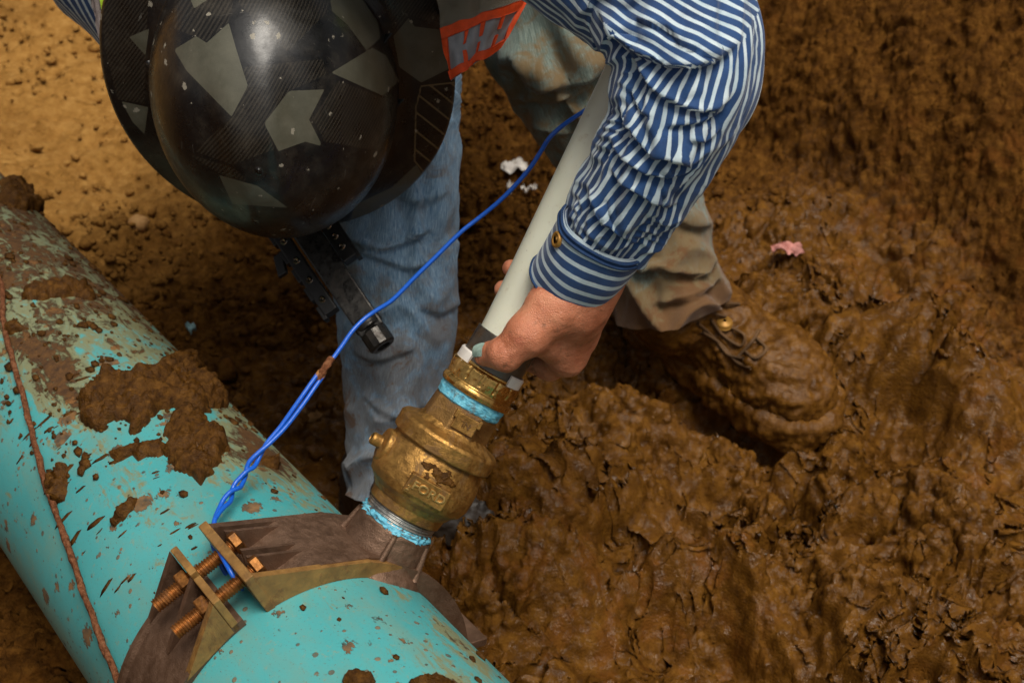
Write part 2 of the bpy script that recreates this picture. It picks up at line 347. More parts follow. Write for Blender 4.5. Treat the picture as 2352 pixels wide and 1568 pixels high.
def pipe_mat():
    t = NT('turquoise_pipe'); film = t.attr('film'); sp = t.attr('spat'); o = t.obj()
    m = t.n('Mapping', {'Vector': o, 'Scale': (1, 1, 1)})
    n = t.noise(6, 4); base = t.ramp(n, [(.3, (.050, .305, .318)), (.7, (.080, .390, .398))])
    # fine scuffs across the surface
    sc = t.noise(160, 6, .75); base = t.mix(t.math('MULTIPLY', t.mr(sc, .56, .70), .55), base, (.30, .26, .13))
    fine = t.noise(700, 3, .6); base = t.mix(t.math('MULTIPLY', t.mr(fine, .63, .70), .7), base, (.10, .065, .03))
    haze_ = t.math('MULTIPLY', t.mr(t.noise(9, 6, .7, vec=t.n('Mapping', {'Vector': t.uv(), 'Rotation': (0, 0, .7), 'Scale': (1., 3., 1.)}).outputs[0]), .42, .70), .30); base = t.mix(haze_, base, (.24, .21, .09))
    # smeared mud film: thin ochre over turquoise, thick brown where dense
    sv = t.n('Mapping', {'Vector': t.uv(), 'Rotation': (0, 0, .55), 'Scale': (1., 2.6, 1.)}).outputs[0]
    nf = t.math('ADD', t.math('MULTIPLY', t.noise(30, 8, .72, vec=sv, dist=1.0), .65), t.math('MULTIPLY', t.noise(42, 7, .7, dist=1.2), .35)); f = t.math('ADD', film, t.math('MULTIPLY', t.math('SUBTRACT', nf, .5), 1.9))
    thin = t.mr(f, .34, .54); thick = t.mr(f, .62, .74)
    c = t.mix(t.math('MULTIPLY', thin, .75), base, (.22, .155, .030)); c = t.mix(thick, c, t.ramp(t.noise(150, 5, .65), [(.3, (.036, .014, .0025)), (.7, (.125, .053, .0085))]))
    sv0 = t.n('Mapping', {'Vector': t.uv(), 'Rotation': (0, 0, .9), 'Scale': (1., 2.2, 1.)}).outputs[0]
    # spatter drops
    v = t.n('TexVoronoi', {'Vector': o, 'Scale': 58., 'Randomness': 1.}); d = t.math('ADD', v.outputs['Distance'], t.math('MULTIPLY', t.math('SUBTRACT', t.noise(150, 5, .7, vec=sv0), .5), 1.1))
    rad = t.math('MULTIPLY', t.math('MULTIPLY', t.math('POWER', t.n('SeparateColor', {'Color': v.outputs['Color']}).outputs[0], 4.), .42), sp)
    drop = t.mr(t.math('SUBTRACT', rad, d), -.02, .03)
    v2 = t.n('TexVoronoi', {'Vector': o, 'Scale': 190., 'Randomness': 1.}); rad2 = t.math('MULTIPLY', t.math('POWER', t.n('SeparateColor', {'Color': v2.outputs['Color']}).outputs[1], 5.), .42)
    drop2 = t.mr(t.math('SUBTRACT', rad2, v2.outputs['Distance']), -.02, .04)
    dr = t.math('MAXIMUM', drop, t.math('MULTIPLY', drop2, .85))
    c = t.mix(t.math('MULTIPLY', dr, .92), c, t.ramp(t.noise(120, 3), [(.35, (.05, .02, .005)), (.65, (.22, .095, .02))]))
    dirt = t.math('MAXIMUM', thick, dr)
    rough = t.mix(t.math('MAXIMUM', dirt, t.math('MULTIPLY', thin, .6)), (.36, .36, .36), (.8, .8, .8))
    h = t.math('ADD', t.math('MULTIPLY', thick, t.math('ADD', .6, t.noise(260, 4))), t.math('MULTIPLY', dr, .6)); h = t.math('ADD', h, t.math('MULTIPLY', t.noise(900, 3), .05))
    return t.set(Base_Color=c, Roughness=rough, Normal=t.bump(h, .7, .0022))
M['pipe'] = pipe_mat()
def metal(name, base, dark, rough=.4, met=.9, dirt=.5, sc=35, bump=.25, bsc=500, dirtc=(.075, .035, .012)):
    t = NT(name); n = t.noise(sc, 5, .65); c = t.ramp(n, [(.3, dark), (.65, base)])
    dn = t.mr(t.noise(sc*.55, 6, .7, dist=.8), .52, .60); dn = t.math('MULTIPLY', dn, dirt); c = t.mix(dn, c, dirtc)
    r = t.math('ADD', t.mr(t.noise(sc*4, 4), .3, .7, rough-.1, rough+.12), t.math('MULTIPLY', dn, .35), clamp=True)
    mm = t.math('MULTIPLY', t.math('SUBTRACT', 1., t.math('MULTIPLY', dn, .95)), met)
    return t.set(Base_Color=c, Metallic=mm, Roughness=r, Normal=t.bump(t.math('ADD', t.noise(bsc, 3), t.math('MULTIPLY', dn, .5)), bump, .0012))
M['bronze'] = metal('cast_bronze', (.47, .255, .066), (.21, .105, .027), .43, .80, .60, 75, .30, 900)
M['letter'] = metal('rubbed_bronze', (.70, .45, .16), (.55, .33, .10), .35, .85, .0, 60, .1, 400)
M['bronze_neck'] = metal('cast_bronze_dark', (.34, .19, .060), (.17, .088, .028), .45, .8, .6, 38, .45, 800)
M['brass'] = metal('machined_brass', (.70, .43, .13), (.46, .26, .07), .24, .95, .55, 60, .12, 300)
M['saddle'] = metal('brown_cast_saddle', (.200, .118, .075), (.105, .058, .034), .48, .60, .30, 45, .45, 900, (.06, .028, .012))
M['saddle_edge'] = metal('machined_saddle_edge', (.40, .215, .062), (.20, .100, .030), .45, .35, .5, 60, .3, 400)
M['bolt'] = metal('rusty_copper_bolt', (.42, .17, .040), (.14, .055, .018), .42, .85, .45, 130, .25, 500, (.06, .02, .007))
M['bolt_head'] = metal('bright_bolt_head', (.30, .13, .038), (.13, .055, .018), .48, .95, .3, 120, .15, 400)
M['zinc'] = metal('zinc_thread', (.42, .42, .40), (.22, .21, .19), .34, .85, .4, 80, .15, 400, (.20, .10, .02))
M['steel'] = metal('dull_steel_sleeve', (.16, .145, .125), (.085, .075, .062), .36, .75, .3, 60, .1, 400, (.10, .07, .04))
def paste_mat():
    t = NT('blue_thread_paste'); n = t.noise(220, 5, .65); c = t.ramp(n, [(.3, (.05, .27, .42)), (.6, (.16, .52, .66)), (.8, (.45, .75, .80))])
    c = t.mix(t.math('MULTIPLY', t.mr(t.noise(90, 4), .58, .68), .6), c, (.12, .09, .05))
    return t.set(Base_Color=c, Roughness=.55, Normal=t.bump(t.noise(450, 4), .6, .0015))
M['paste'] = paste_mat()
def plain(name, c, r=.5, met=0., spec=.5, var=.12, sc=60, bs=.15, bsc=400, **k):
    t = NT(name); n = t.noise(sc, 4, .6); cc = t.ramp(n, [(.3, tuple(x*(1-var*1.5) for x in c)), (.7, tuple(min(1, x*(1+var)) for x in c))])
    return t.set(Base_Color=cc, Roughness=t.mr(t.noise(sc*1.7, 3), .3, .7, max(.04, r-.07), r+.07), Metallic=met, Specular_IOR_Level=spec, Normal=t.bump(t.noise(bsc, 3), bs, .001), **k)
M['white'] = plain('white_plastic', (.72, .68, .62), .35)
def tube_mat():
    t = NT('milky_tube'); c = t.ramp(t.noise(14, 4, .6), [(.3, (.58, .585, .465)), (.7, (.70, .705, .575))])
    c = t.mix(t.math('MULTIPLY', t.mr(t.noise(70, 6, .7), .58, .72), .35), c, (.30, .20, .09))
    c = t.mix(t.math('MULTIPLY', t.mr(t.noise(500, 2), .70, .76), .5), c, (.2, .13, .06))
    return t.set(Base_Color=c, Roughness=.34, Subsurface_Weight=.25, Subsurface_Radius=(.01, .008, .005), Subsurface_Scale=.3, Normal=t.bump(t.noise(300, 3), .05, .001))
M['tube'] = tube_mat()
def wire_mat():
    t = NT('blue_wire'); m = t.attr('muddy'); f = t.math('ADD', m, t.math('MULTIPLY', t.math('SUBTRACT', t.noise(150, 5, .7), .5), 1.3))
    k = t.mr(f, .5, .62); c = t.mix(k, (.008, .105, .56), (.30, .13, .03))
    return t.set(Base_Color=c, Roughness=t.mix(k, (.30, .30, .30), (.8, .8, .8)), Normal=t.bump(t.math('ADD', k, t.noise(400, 3)), .25, .001))
M['wire'] = wire_mat()
M['rust'] = simple_mud('rusty_wire', [(.05, .018, .006), (.17, .062, .026), (.27, .125, .06)], (.85, .6), .8, 260)
def helmet_mat():
    t = NT('helmet_shell'); sh = t.attr('shard'); wv = t.attr('weave'); ln = t.attr('lines'); o = t.obj(); uv = t.uv()
    sm = t.mr(sh, -.0003, .0003)
    grey = t.ramp(t.noise(30, 5, .7), [(.3, (.055, .053, .036)), (.7, (.095, .092, .066))])
    ck = t.n('TexWave', {'Vector': uv, 'Scale': 38., 'Distortion': 0.}, wave_type='BANDS', bands_direction='DIAGONAL').outputs['Fac']
    ck2 = t.n('TexWave', {'Vector': uv, 'Scale': 76., 'Distortion': 0.}, wave_type='BANDS', bands_direction='X').outputs['Fac']
    wcol = t.ramp(t.math('MULTIPLY', ck, ck2), [(.15, (.006, .0055, .005)), (.6, (.040, .034, .026))])
    c = t.mix(t.mr(wv, -.0003, .0003), (.0055, .0055, .006), wcol)
    c = t.mix(sm, c, grey)
    c = t.mix(t.mr(ln, .0, .0004), c, (.115, .085, .045))
    # chips and scratches
    ch = t.n('TexVoronoi', {'Vector': o, 'Scale': 110., 'Randomness': 1.}); cr = t.math('MULTIPLY', t.math('POWER', t.n('SeparateColor', {'Color': ch.outputs['Color']}).outputs[0], 9.), .34)
    chip = t.mr(t.math('SUBTRACT', cr, t.math('ADD', ch.outputs['Distance'], t.math('MULTIPLY', t.math('SUBTRACT', t.noise(330, 4, .7), .5), .9))), .0, .03)
    st = t.noise(24, 6, .8, vec=t.n('Mapping', {'Vector': o, 'Rotation': (.4, .3, .5), 'Scale': (1., 14., 1.)}).outputs[0]); sc = t.math('MULTIPLY', t.mr(st, .64, .69), .6)
    c = t.mix(t.math('MULTIPLY', chip, .8), c, (.30, .27, .21)); c = t.mix(sc, c, (.12, .115, .10))
    dust = t.math('MULTIPLY', t.mr(t.noise(16, 7, .75), .45, .72), .10); c = t.mix(dust, c, (.30, .25, .18))
    r = t.mr(t.noise(30, 6, .75), .35, .70, .24, .50); r = t.math('ADD', r, t.math('MULTIPLY', sm, .16)); r = t.math('ADD', r, t.math('MULTIPLY', chip, .35), clamp=True)
    return t.set(Base_Color=c, Roughness=r, Normal=t.bump(t.math('ADD', t.math('ADD', t.noise(300, 3), t.math('MULTIPLY', st, 2.)), t.math('MULTIPLY', t.noise(18, 3), 8.)), .09, .001), Coat_Weight=.15, Coat_Roughness=.12, Specular_IOR_Level=.38)
M['helmet'] = helmet_mat()
def denim(name, cols, mud, seed=0., thr=(.50, .62)):
    t = NT(name); uv = t.uv(); o = t.obj()
    tw = t.n('TexWave', {'Vector': t.n('Mapping', {'Vector': uv, 'Rotation': (0, 0, .9), 'Scale': (1, 1, 1)}).outputs[0], 'Scale': 190., 'Distortion': 1.5, 'Detail': 2.}).outputs['Fac']
    sl = t.noise(60, 5, .75, vec=t.n('Mapping', {'Vector': uv, 'Scale': (9., .7, 1)}).outputs[0])
    c = t.ramp(t.math('ADD', t.math('MULTIPLY', sl, .95), t.math('MULTIPLY', tw, .16)), [(.36, cols[0]), (.54, cols[1]), (.70, cols[2])])
    big = t.noise(11, 4, .6, vec=t.n('Mapping', {'Vector': o, 'Location': (seed, 0, 0)}).outputs[0])
    ma = t.attr('mud'); n = t.noise(34, 7, .72, vec=t.n('Mapping', {'Vector': o, 'Location': (seed, 2, 0)}).outputs[0], dist=.5)
    f = t.math('ADD', t.math('ADD', ma, t.math('MULTIPLY', t.math('SUBTRACT', n, .5), 1.4)), t.math('MULTIPLY', t.math('SUBTRACT', big, .5), .6))
    c = t.mix(t.math('MULTIPLY', t.mr(f, .35, .62), mud), c, (.16, .092, .026)); c = t.mix(t.math('MULTIPLY', t.mr(f, .68, .80), .9), c, (.13, .056, .014))
    return t.set(Base_Color=c, Roughness=.85, Normal=t.bump(t.math('ADD', t.math('MULTIPLY', tw, .5), t.noise(300, 4)), .45, .0012), Sheen_Weight=.15)
M['denim'] = denim('faded_denim', [(.036, .098, .190), (.120, .240, .375), (.42, .55, .65)], .55)
M['denim_mud'] = denim('muddy_denim', [(.045, .070, .056), (.115, .155, .130), (.27, .33, .29)], .85, 5.)
def stripe_mat(name, axis):
    t = NT(name); s = t.n('SeparateXYZ', {'Vector': t.uv()}); v = s.outputs[axis]
    v = t.math('ADD', v, t.math('MULTIPLY', t.math('SUBTRACT', t.noise(120, 3), .5), .09))
    f = t.math('FRACT', v); d = t.math('ABSOLUTE', t.math('SUBTRACT', f, .5)); w = t.mr(d, .165, .205, 1., 0.)
    wn_ = t.noise(700, 3, .7); blue = t.ramp(t.noise(90, 4), [(.3, (.004, .034, .120)), (.7, (.008, .058, .190))])
    whit = t.ramp(t.noise(60, 4), [(.3, (.38, .49, .55)), (.7, (.58, .67, .71))]); c = t.mix(w, blue, whit)
    c = t.mix(t.math('MULTIPLY', t.mr(t.noise(26, 6, .7), .60, .78), .35), c, (.16, .12, .06))
    return t.set(Base_Color=c, Roughness=.8, Normal=t.bump(t.math('ADD', wn_, t.math('MULTIPLY', t.noise(180, 4), .7)), .22, .0012), Sheen_Weight=.2)
M['stripe'] = stripe_mat('striped_shirt', 0); M['stripe_cuff'] = stripe_mat('striped_cuff', 1)
M['navy'] = plain('navy_shirt_seam', (.008, .036, .11), .85, var=.25, sc=200, bs=.5)
def skin_mat():
    t = NT('skin'); n = t.noise(38, 5, .65); c = t.ramp(n, [(.3, (.38, .120, .055)), (.55, (.53, .195, .100)), (.75, (.62, .265, .145))])
    c = t.mix(t.math('MULTIPLY', t.mr(t.noise(80, 4), .55, .7), .45), c, (.36, .085, .045))
    c = t.mix(t.math('MULTIPLY', t.mr(t.noise(120, 6, .7), .56, .70), .6), c, (.14, .06, .025))
    cr = t.noise(110, 5, .6, vec=t.n('Mapping', {'Vector': t.obj(), 'Rotation': (0, .6, .9), 'Scale': (1, 3.2, 1)}).outputs[0], dist=.7)
    v = t.n('TexVoronoi', {'Vector': t.obj(), 'Scale': 620.}, feature='DISTANCE_TO_EDGE').outputs['Distance']
    h = t.math('ADD', t.math('MULTIPLY', cr, 1.4), t.math('MULTIPLY', t.mr(v, 0, .25), .35))
    return t.set(Base_Color=c, Roughness=t.mr(t.noise(70, 3), .3, .7, .40, .58), Subsurface_Weight=.12, Subsurface_Radius=(.012, .005, .003), Subsurface_Scale=.25, Normal=t.bump(h, .50, .0014))
M['skin'] = skin_mat()
M['nail'] = plain('thumb_nail', (.30, .42, .36), .35, var=.3, sc=250, bs=.4)
M['hair'] = plain('dark_hair', (.02, .013, .008), .6)
M['eye'] = plain('eye_white', (.7, .68, .64), .2)
M['black_tool'] = metal('black_tool_steel', (.060, .056, .050), (.022, .020, .018), .34, .75, .35, 50, .2, 300, (.035, .02, .01))
M['black_dull'] = plain('black_tool_plate', (.010, .009, .008), .4, met=.3)
M['chrome'] = plain('bright_rivet', (.5, .48, .42), .2, met=1.)
M['orange'] = plain('orange_trim', (.86, .085, .010), .7, var=.15, sc=120, bs=.4)
M['lime'] = plain('lime_mesh', (.40, .62, .02), .7, bs=.4)
M['silver'] = plain('silver_reflective', (.30, .31, .33), .55, met=.2, var=.15, sc=50, bs=.2)
def band_mat():
    t = NT('woven_grey_band'); uv = t.uv()
    a = t.n('TexWave', {'Vector': uv, 'Scale': 95.}, bands_direction='X').outputs['Fac']; b = t.n('TexWave', {'Vector': uv, 'Scale': 70.}, bands_direction='Y').outputs['Fac']
    k = t.math('MULTIPLY', a, b); c = t.ramp(k, [(.05, (.09, .078, .055)), (.6, (.62, .55, .42))])
    return t.set(Base_Color=c, Roughness=.5, Metallic=.25, Normal=t.bump(k, .6, .001))
M['band'] = band_mat()
M['greyfab'] = plain('grey_vest_binding', (.22, .18, .17), .8, bs=.3)
M['sole'] = plain('boot_sole', (.02, .018, .016), .7)
M['leather'] = plain('dark_boot_leather', (.030, .020, .013), .5, var=.3, sc=40, bs=.5, bsc=200)
M['lace'] = plain('muddy_lace', (.095, .045, .012), .8, var=.3, bs=.4)
M['grommet'] = plain('brass_eyelet', (.34, .17, .03), .5, met=.4)
M['paper'] = plain('white_scrap', (.75, .70, .64), .7, var=.1)
M['pink'] = plain('pink_scrap', (.48, .20, .17), .7, var=.15)
M['bluescrap'] = plain('pale_blue_scrap', (.30, .48, .50), .6, var=.2)
M['rock'] = simple_mud('ochre_stone', [(.20, .10, .035), (.32, .17, .06), (.42, .25, .10)], (.8, .6), .5, 60)

# ------------------------------------------------------------------ ground, one sheet: trench floor, banks, out to the horizon
NQ = np.array([.81, .586]); 
def ground_masks(x, y):
    q = .81*x+.586*y; w = -.586*x+.81*y; nz = fbm2(x*3.1, y*3.1, 3, 40)
    wet = sstep(1.28, 1.02, w+nz*.12)*sstep(.18, .34, q)*sstep(1.42, 1.22, q+nz*.08)
    dry = sstep(1.45, 1.85, w+nz*.16)*sstep(.98, .72, q+nz*.1)
    return q, w, wet, np.clip(dry, 0, 1)
FOOT = []     # trodden hollows and heaps: (x, y, radius along, radius across, angle, height)
def add_foot(px, py, ra, rb, ang, h): p = GZ(px, py, .08); FOOT.append((p[0], p[1], ra, rb, ang, h*1.6))
add_foot(1450, 900, .13, .05, -.45, -.035); add_foot(2020, 940, .085, .05, -.5, -.035); add_foot(1290, 1390, .09, .055, -.3, .022)
add_foot(1120, 1330, .09, .07, -.5, .028); add_foot(1620, 1330, .06, .04, -.2, .03); add_foot(1760, 1010, .12, .07, -.5, -.020); add_foot(1330, 1130, .10, .06, -.7, .02)
add_foot(1480, 1180, .14, .02, -1.2, .012); add_foot(2200, 1180, .12, .05, -.55, .03); add_foot(1560, 990, .10, .05, -.3, .028); add_foot(1750, 1180, .13, .03, -.6, -.018)
add_foot(1660, 1400, .10, .022, -1.1, -.03); add_foot(1230, 1240, .08, .06, -.6, .012); add_foot(1400, 1010, .10, .05, -.2, .022); add_foot(1960, 1130, .08, .05, -.6, -.025); add_foot(2250, 960, .09, .04, -.8, .03); add_foot(1560, 1420, .05, .04, 0, -.025); add_foot(1450, 1480, .09, .05, .1, -.012); add_foot(1700, 1500, .10, .03, -.5, -.02); add_foot(2230, 1330, .13, .03, -.35, -.02); add_foot(2150, 840, .15, .045, -.75, .026)
def ground_z(x, y, detail=True):
    q, w, wet, dry = ground_masks(x, y)
    L = perlin2(x*2.3, y*2.3, 3); z = .08+.018*L
    bank = np.maximum(q-1.27-.05*perlin2(w*3, q*1.5, 9), 0); z = z+np.minimum(bank*.90, 1.05+.0*bank)*sstep(0, .25, bank+.12)
    z = z+.20*sstep(1.75, 3.2, w)*sstep(1.6, .4, q)+.34*sstep(2.6, 4.2, w)          # the trench rises and runs out behind
    z = z+.03*sstep(.95, .45, q)*sstep(1.0, .5, w)*sstep(.2, .4, q)                   # mud heaped against the main
    z = z-.02*sstep(.24, .1, q)-.05*np.exp(-((q-1.34-.04*perlin2(w*2.5, q, 77))/.045)**2)*sstep(.4, .7, w)*sstep(1.9, 1.5, w)
    nb = np.maximum(.02-q, 0); z = z+np.minimum(nb*1.1, .62)*sstep(0, .2, nb)         # near bank, camera side
    for fx, fy, ra, rb, an, h in FOOT:
        ca, sa = math.cos(an), math.sin(an); ex = ((x-fx)*ca+(y-fy)*sa)/ra; ey = (-(x-fx)*sa+(y-fy)*ca)/rb
        r2 = ex*ex+ey*ey; z = z+h*np.exp(-(r2**1.5)*.9)
    if detail:
        far = sstep(5, 3, np.hypot(x, y-1.2))
        # wet: warped billows (rounded lobes, sharp creases)
        wx = x+.035*perlin2(x*9, y*9, 11)+.010*perlin2(x*31, y*31, 12); wy = y+.035*perlin2(x*9, y*9, 13)+.010*perlin2(x*31, y*31, 14)
        b1 = np.abs(perlin2(wx*9, wy*9, 15)); b2 = np.abs(perlin2(wx*21+3*L, wy*21, 16)); b3 = np.abs(perlin2(wx*47, wy*47, 17)); b4 = np.abs(perlin2(wx*105, wy*105, 18))
        calm = sstep(-.25, .35, perlin2(x*5.5, y*5.5, 19))                              # smooth trodden patches
        cr1 = perlin2(wx*13, wy*13, 33); cr2 = perlin2(wx*30, wy*30, 34)
        crack = -.016*np.exp(-(cr1/.045)**2)*sstep(-.1, .3, perlin2(x*6, y*6, 35))-.008*np.exp(-(cr2/.06)**2)*sstep(-.1, .25, perlin2(x*9, y*9, 36))
        b2 = np.abs(perlin2(wx*17+3*L, wy*17, 16)); b3 = np.abs(perlin2(wx*37, wy*37, 17)); b4 = np.abs(perlin2(wx*82, wy*82, 18)); b5 = np.abs(perlin2(wx*170, wy*170, 28)); calm = .30+.70*sstep(-.45, .10, perlin2(x*6.5, y*6.5, 19))
        lx = x+.022*perlin2(x*14, y*14, 44)+.010*perlin2(x*37, y*37, 45); ly = y+.022*perlin2(x*14, y*14, 46)+.010*perlin2(x*37, y*37, 47); heap = sstep(-.35, .30, perlin2(x*4.2, y*4.2, 48))
        hw = -.03+1.5*crack+lumps2(lx, ly, .17, 11, .45, 1.)*.44*(.3+.7*heap)+lumps2(lx, ly, .075, 12, .5, .95)*.38*(.25+.75*heap)+lumps2(lx, ly, .032, 13, .5, .9)*.26*calm+.020*b1+.014*b2*(.5+.5*calm)+clods2(wx, wy, .075, 8, .15, .50, .55)*.35+clods2(wx, wy, .037, 5, .15, .50, .55)*.75*(.4+.6*calm)+clods2(wx, wy, .018, 7, .15, .52, .65)*.60*calm+clods2(x, y, .009, 6, .15, .5, .5)*.7*calm
        # crumbs
        xx = x+.010*perlin2(x*38, y*38, 21)+.004*perlin2(x*110, y*110, 26); yy = y+.010*perlin2(x*38, y*38, 22)+.004*perlin2(x*110, y*110, 27)
        rough = sstep(-.2, .35, perlin2(x*4, y*4, 23))
        hc = .028*fbm2(x*8, y*8, 3, 24)+clods2(xx, yy, .085, 1, .1, .36, .40)*rough*.8+clods2(xx, yy, .042, 2, .12, .5, .8)*(.35+.65*rough)+clods2(xx, yy, .020, 3, .15, .5, .85)*.9+clods2(xx, yy, .010, 4, .2, .5, .8)*.7
        hc = hc+.010*np.abs(fbm2(xx*42, yy*42, 4, 25))
        hd = .020*fbm2(x*7, y*7, 4, 30)+clods2(xx, yy, .05, 6, .1, .4, .30)*.8+clods2(xx, yy, .020, 7, .1, .4, .45)*.7+.0028*fbm2(x*90, y*90, 3, 31)
        cx_1 = x+.012*perlin2(x*26, y*26, 54)+.006*perlin2(x*70, y*70, 55); cy_1 = y+.012*perlin2(x*26, y*26, 56)+.006*perlin2(x*70, y*70, 57)
        hc = .55*hc-.02+lumps2(cx_1, cy_1, .12, 14, .6, .8)*.28*(.35+.65*rough)+lumps2(cx_1, cy_1, .052, 15, .7, .7)*.40*(.4+.6*rough)+lumps2(cx_1, cy_1, .024, 16, .7, .6)*.38+lumps2(cx_1, cy_1, .011, 17, .7, .4)*.30
        bk = sstep(1.15, 1.35, q); hc = hc*(1-.55*bk)+bk*.9*(.060*np.abs(perlin2(x*6+.3*L, y*6, 58))+.030*np.abs(perlin2(cx_1*15, cy_1*15, 59)))
        hd = hd+lumps2(cx_1, cy_1, .045, 18, .6, .7)*.20*sstep(-.1, .4, perlin2(x*5, y*5, 63))
        h = hw*wet+(1-wet)*(hc*(1-dry)+hd*dry); z = z+h*far
    return z
def ax_spacing(segs):
    out = [segs[0][0]]
    for a, b, st in segs:
        n = max(1, int(round((b-a)/st))); out += list(np.linspace(a, b, n+1)[1:])
    return out
def tails(core, lim_lo, lim_hi):
    lo, hi = [core[0]], [core[-1]]; s = .008
    while lo[-1] > lim_lo: lo.append(lo[-1]-s); s *= 1.35
    s = .008
    while hi[-1] < lim_hi: hi.append(hi[-1]+s); s *= 1.35
    return np.array(lo[::-1][:-1]+list(core)+hi[1:])
gx = tails(ax_spacing([(-1.05, -.62, .006), (-.62, -.12, .0032), (-.12, .72, .0022), (.72, 1.05, .0035)]), -60, 60)
gy = tails(ax_spacing([(.45, .78, .004), (.78, 1.5, .0021), (1.5, 2.0, .0030), (2.0, 2.6, .0048)]), -60, 60)
GX, GY = np.meshgrid(gx, gy, indexing='ij'); Gz = ground_z(GX, GY)
_q, _w, _wet, _dry = ground_masks(GX, GY)
GP = np.stack([GX, GY, Gz], -1); i0, i1 = np.searchsorted(gx, [-1.1, 1.1]); j0, j1 = np.searchsorted(gy, [.5, 2.7])
SG = GP[i0:i1, j0:j1]; gN = np.cross(np.gradient(SG, axis=0), np.gradient(SG, axis=1)); gN /= np.linalg.norm(gN, axis=-1)[..., None]
def billow3(p, f, s): return np.abs(perlin3(p*f, s))
SMOOTH = [(1430, 1230, .055, .022), (1480, 1320, .05, .02), (1360, 1150, .05, .025), (1530, 1500, .06, .025), (1985, 905, .05, .03), (1150, 1340, .04, .03), (1700, 1330, .04, .02), (2000, 1480, .05, .03)]
wS, dS = _wet[i0:i1, j0:j1], _dry[i0:i1, j0:j1]; calmS = .25+.75*sstep(-.40, .10, perlin2(SG[..., 0]*6.5, SG[..., 1]*6.5, 19)); 
for sx_, sy_, ra_, rb_ in SMOOTH:
    p_ = GZ(sx_, sy_, .09); e_ = ((SG[..., 0]-p_[0])*.75+(SG[..., 1]-p_[1])*-.66)/ra_; f_ = ((SG[..., 0]-p_[0])*.66+(SG[..., 1]-p_[1])*.75)/rb_; calmS = calmS*(1-.85*np.exp(-(e_*e_+f_*f_)*.8))
wp_ = SG+.010*np.stack([perlin3(SG*22, k) for k in (1, 2, 3)], -1)
b35, b80, b160 = billow3(wp_, 33, 4), billow3(wp_, 76, 5), billow3(SG, 165, 6)
patch = .30+1.15*sstep(-.30, .45, perlin2(SG[..., 0]*9, SG[..., 1]*9, 66)); calmS = calmS*patch
dsp = wS*(.013*b35*(.3+.7*calmS)+.0095*b80*calmS+.0050*b160*calmS)+(1-wS)*((1-.6*dS)*(.008*b35+.0065*b80)+(1-.3*dS)*.0045*b160)
bkS = sstep(1.15, 1.4, .81*SG[..., 0]+.586*SG[..., 1]); dsp = dsp+bkS*(.006*b35+.003*b80+.003*b160)
GP[i0:i1, j0:j1] = SG+gN*(dsp-.006)[..., None]
_red = sstep(.0, .35, perlin2(GX*3.3, GY*3.3, 50))*(1-.75*_dry)
ground = mesh_obj('ground', GP.reshape(-1, 3), grid_faces(len(gx), len(gy)), M['mud'], attrs={'wet': _wet, 'dry': _dry, 'red': _red, 'bank_shade': sstep(1.20, 1.42, _q+.10*fbm2(GX*4, GY*4, 3, 68))})
tag(ground, kind='structure')
# loose crumbs of soil lying on the trench floor and the banks
def ico(sub=1):
    import bmesh
    bm = bmesh.new(); bmesh.ops.create_icosphere(bm, subdivisions=sub, radius=1); V = np.array([v.co[:] for v in bm.verts]); F = np.array([[v.index for v in f.verts] for f in bm.faces]); bm.free(); return V, F
IV, IF = ico(2); IV1, IF1 = ico(1)
def scatter_clods(cnt, rfun, accept, seed, base=(IV, IF), flat=.75):
    r_ = np.random.RandomState(seed); bv, bf = base; Vs, k = [], 0
    while k < cnt:
        x = r_.uniform(-1.0, 1.05, 4000); y = r_.uniform(.6, 2.7, 4000); ok = accept(x, y, r_); x, y = x[ok], y[ok]
        n = min(len(x), cnt-k); x, y = x[:n], y[:n]; rad = rfun(r_, n); z = ground_z(x, y)
        e = 1+.75*perlin3(bv[None]*1.2+r_.rand(n, 1, 3)*50)+.40*perlin3(bv[None]*2.7+r_.rand(n, 1, 3)*50)
        sc = np.stack([r_.uniform(.75, 1.3, n), r_.uniform(.75, 1.3, n), r_.uniform(.6, .95, n)*flat/.75], 1); an = r_.rand(n)*6.28
        q = bv[None]*e[..., None]*sc[:, None]*rad[:, None, None]; ca, sa = np.cos(an)[:, None], np.sin(an)[:, None]
        q = np.stack([q[..., 0]*ca-q[..., 1]*sa, q[..., 0]*sa+q[..., 1]*ca, q[..., 2]], -1)
        Vs.append((q+np.stack([x, y, z+rad*.25], -1)[:, None]).reshape(-1, 3)); k += n
    V = np.concatenate(Vs); m = len(V)//len(bv); F = (bf[None]+(np.arange(m)*len(bv))[:, None, None]).reshape(-1, 3); return V, F
def acc_crumb(x, y, r_):
    q, w, wet, dry = ground_masks(x, y); m = (1-wet)*(1-.86*dry)*(.25+.75*sstep(-.2, .3, perlin2(x*4, y*4, 23))); return (r_.rand(len(x)) < m) & (q > .42) & (q < 1.28)
V1, F1 = scatter_clods(480, lambda r, n: np.clip(np.exp(r.randn(n)*.40)*.0068, .004, .015), acc_crumb, 3)
V2, F2 = scatter_clods(5200, lambda r, n: np.clip(np.exp(r.randn(n)*.5)*.0034, .0015, .008), acc_crumb, 4, (IV1, IF1))
Vc = np.concatenate([V1, V2]); Fc = np.concatenate([F1, F2+len(V1)])
cq, cw, cwet, cdry = ground_masks(Vc[:, 0], Vc[:, 1])
clods = mesh_obj('soil_crumbs', Vc, Fc, M['mud'], attrs={'bank_shade': sstep(1.2, 1.42, cq), 'wet': cwet, 'dry': cdry, 'red': sstep(.1, .4, perlin2(Vc[:, 0]*9, Vc[:, 1]*9, 51))})
tag(clods, 'loose brown crumbs of soil strewn behind the turquoise pipe', 'soil', kind='stuff')
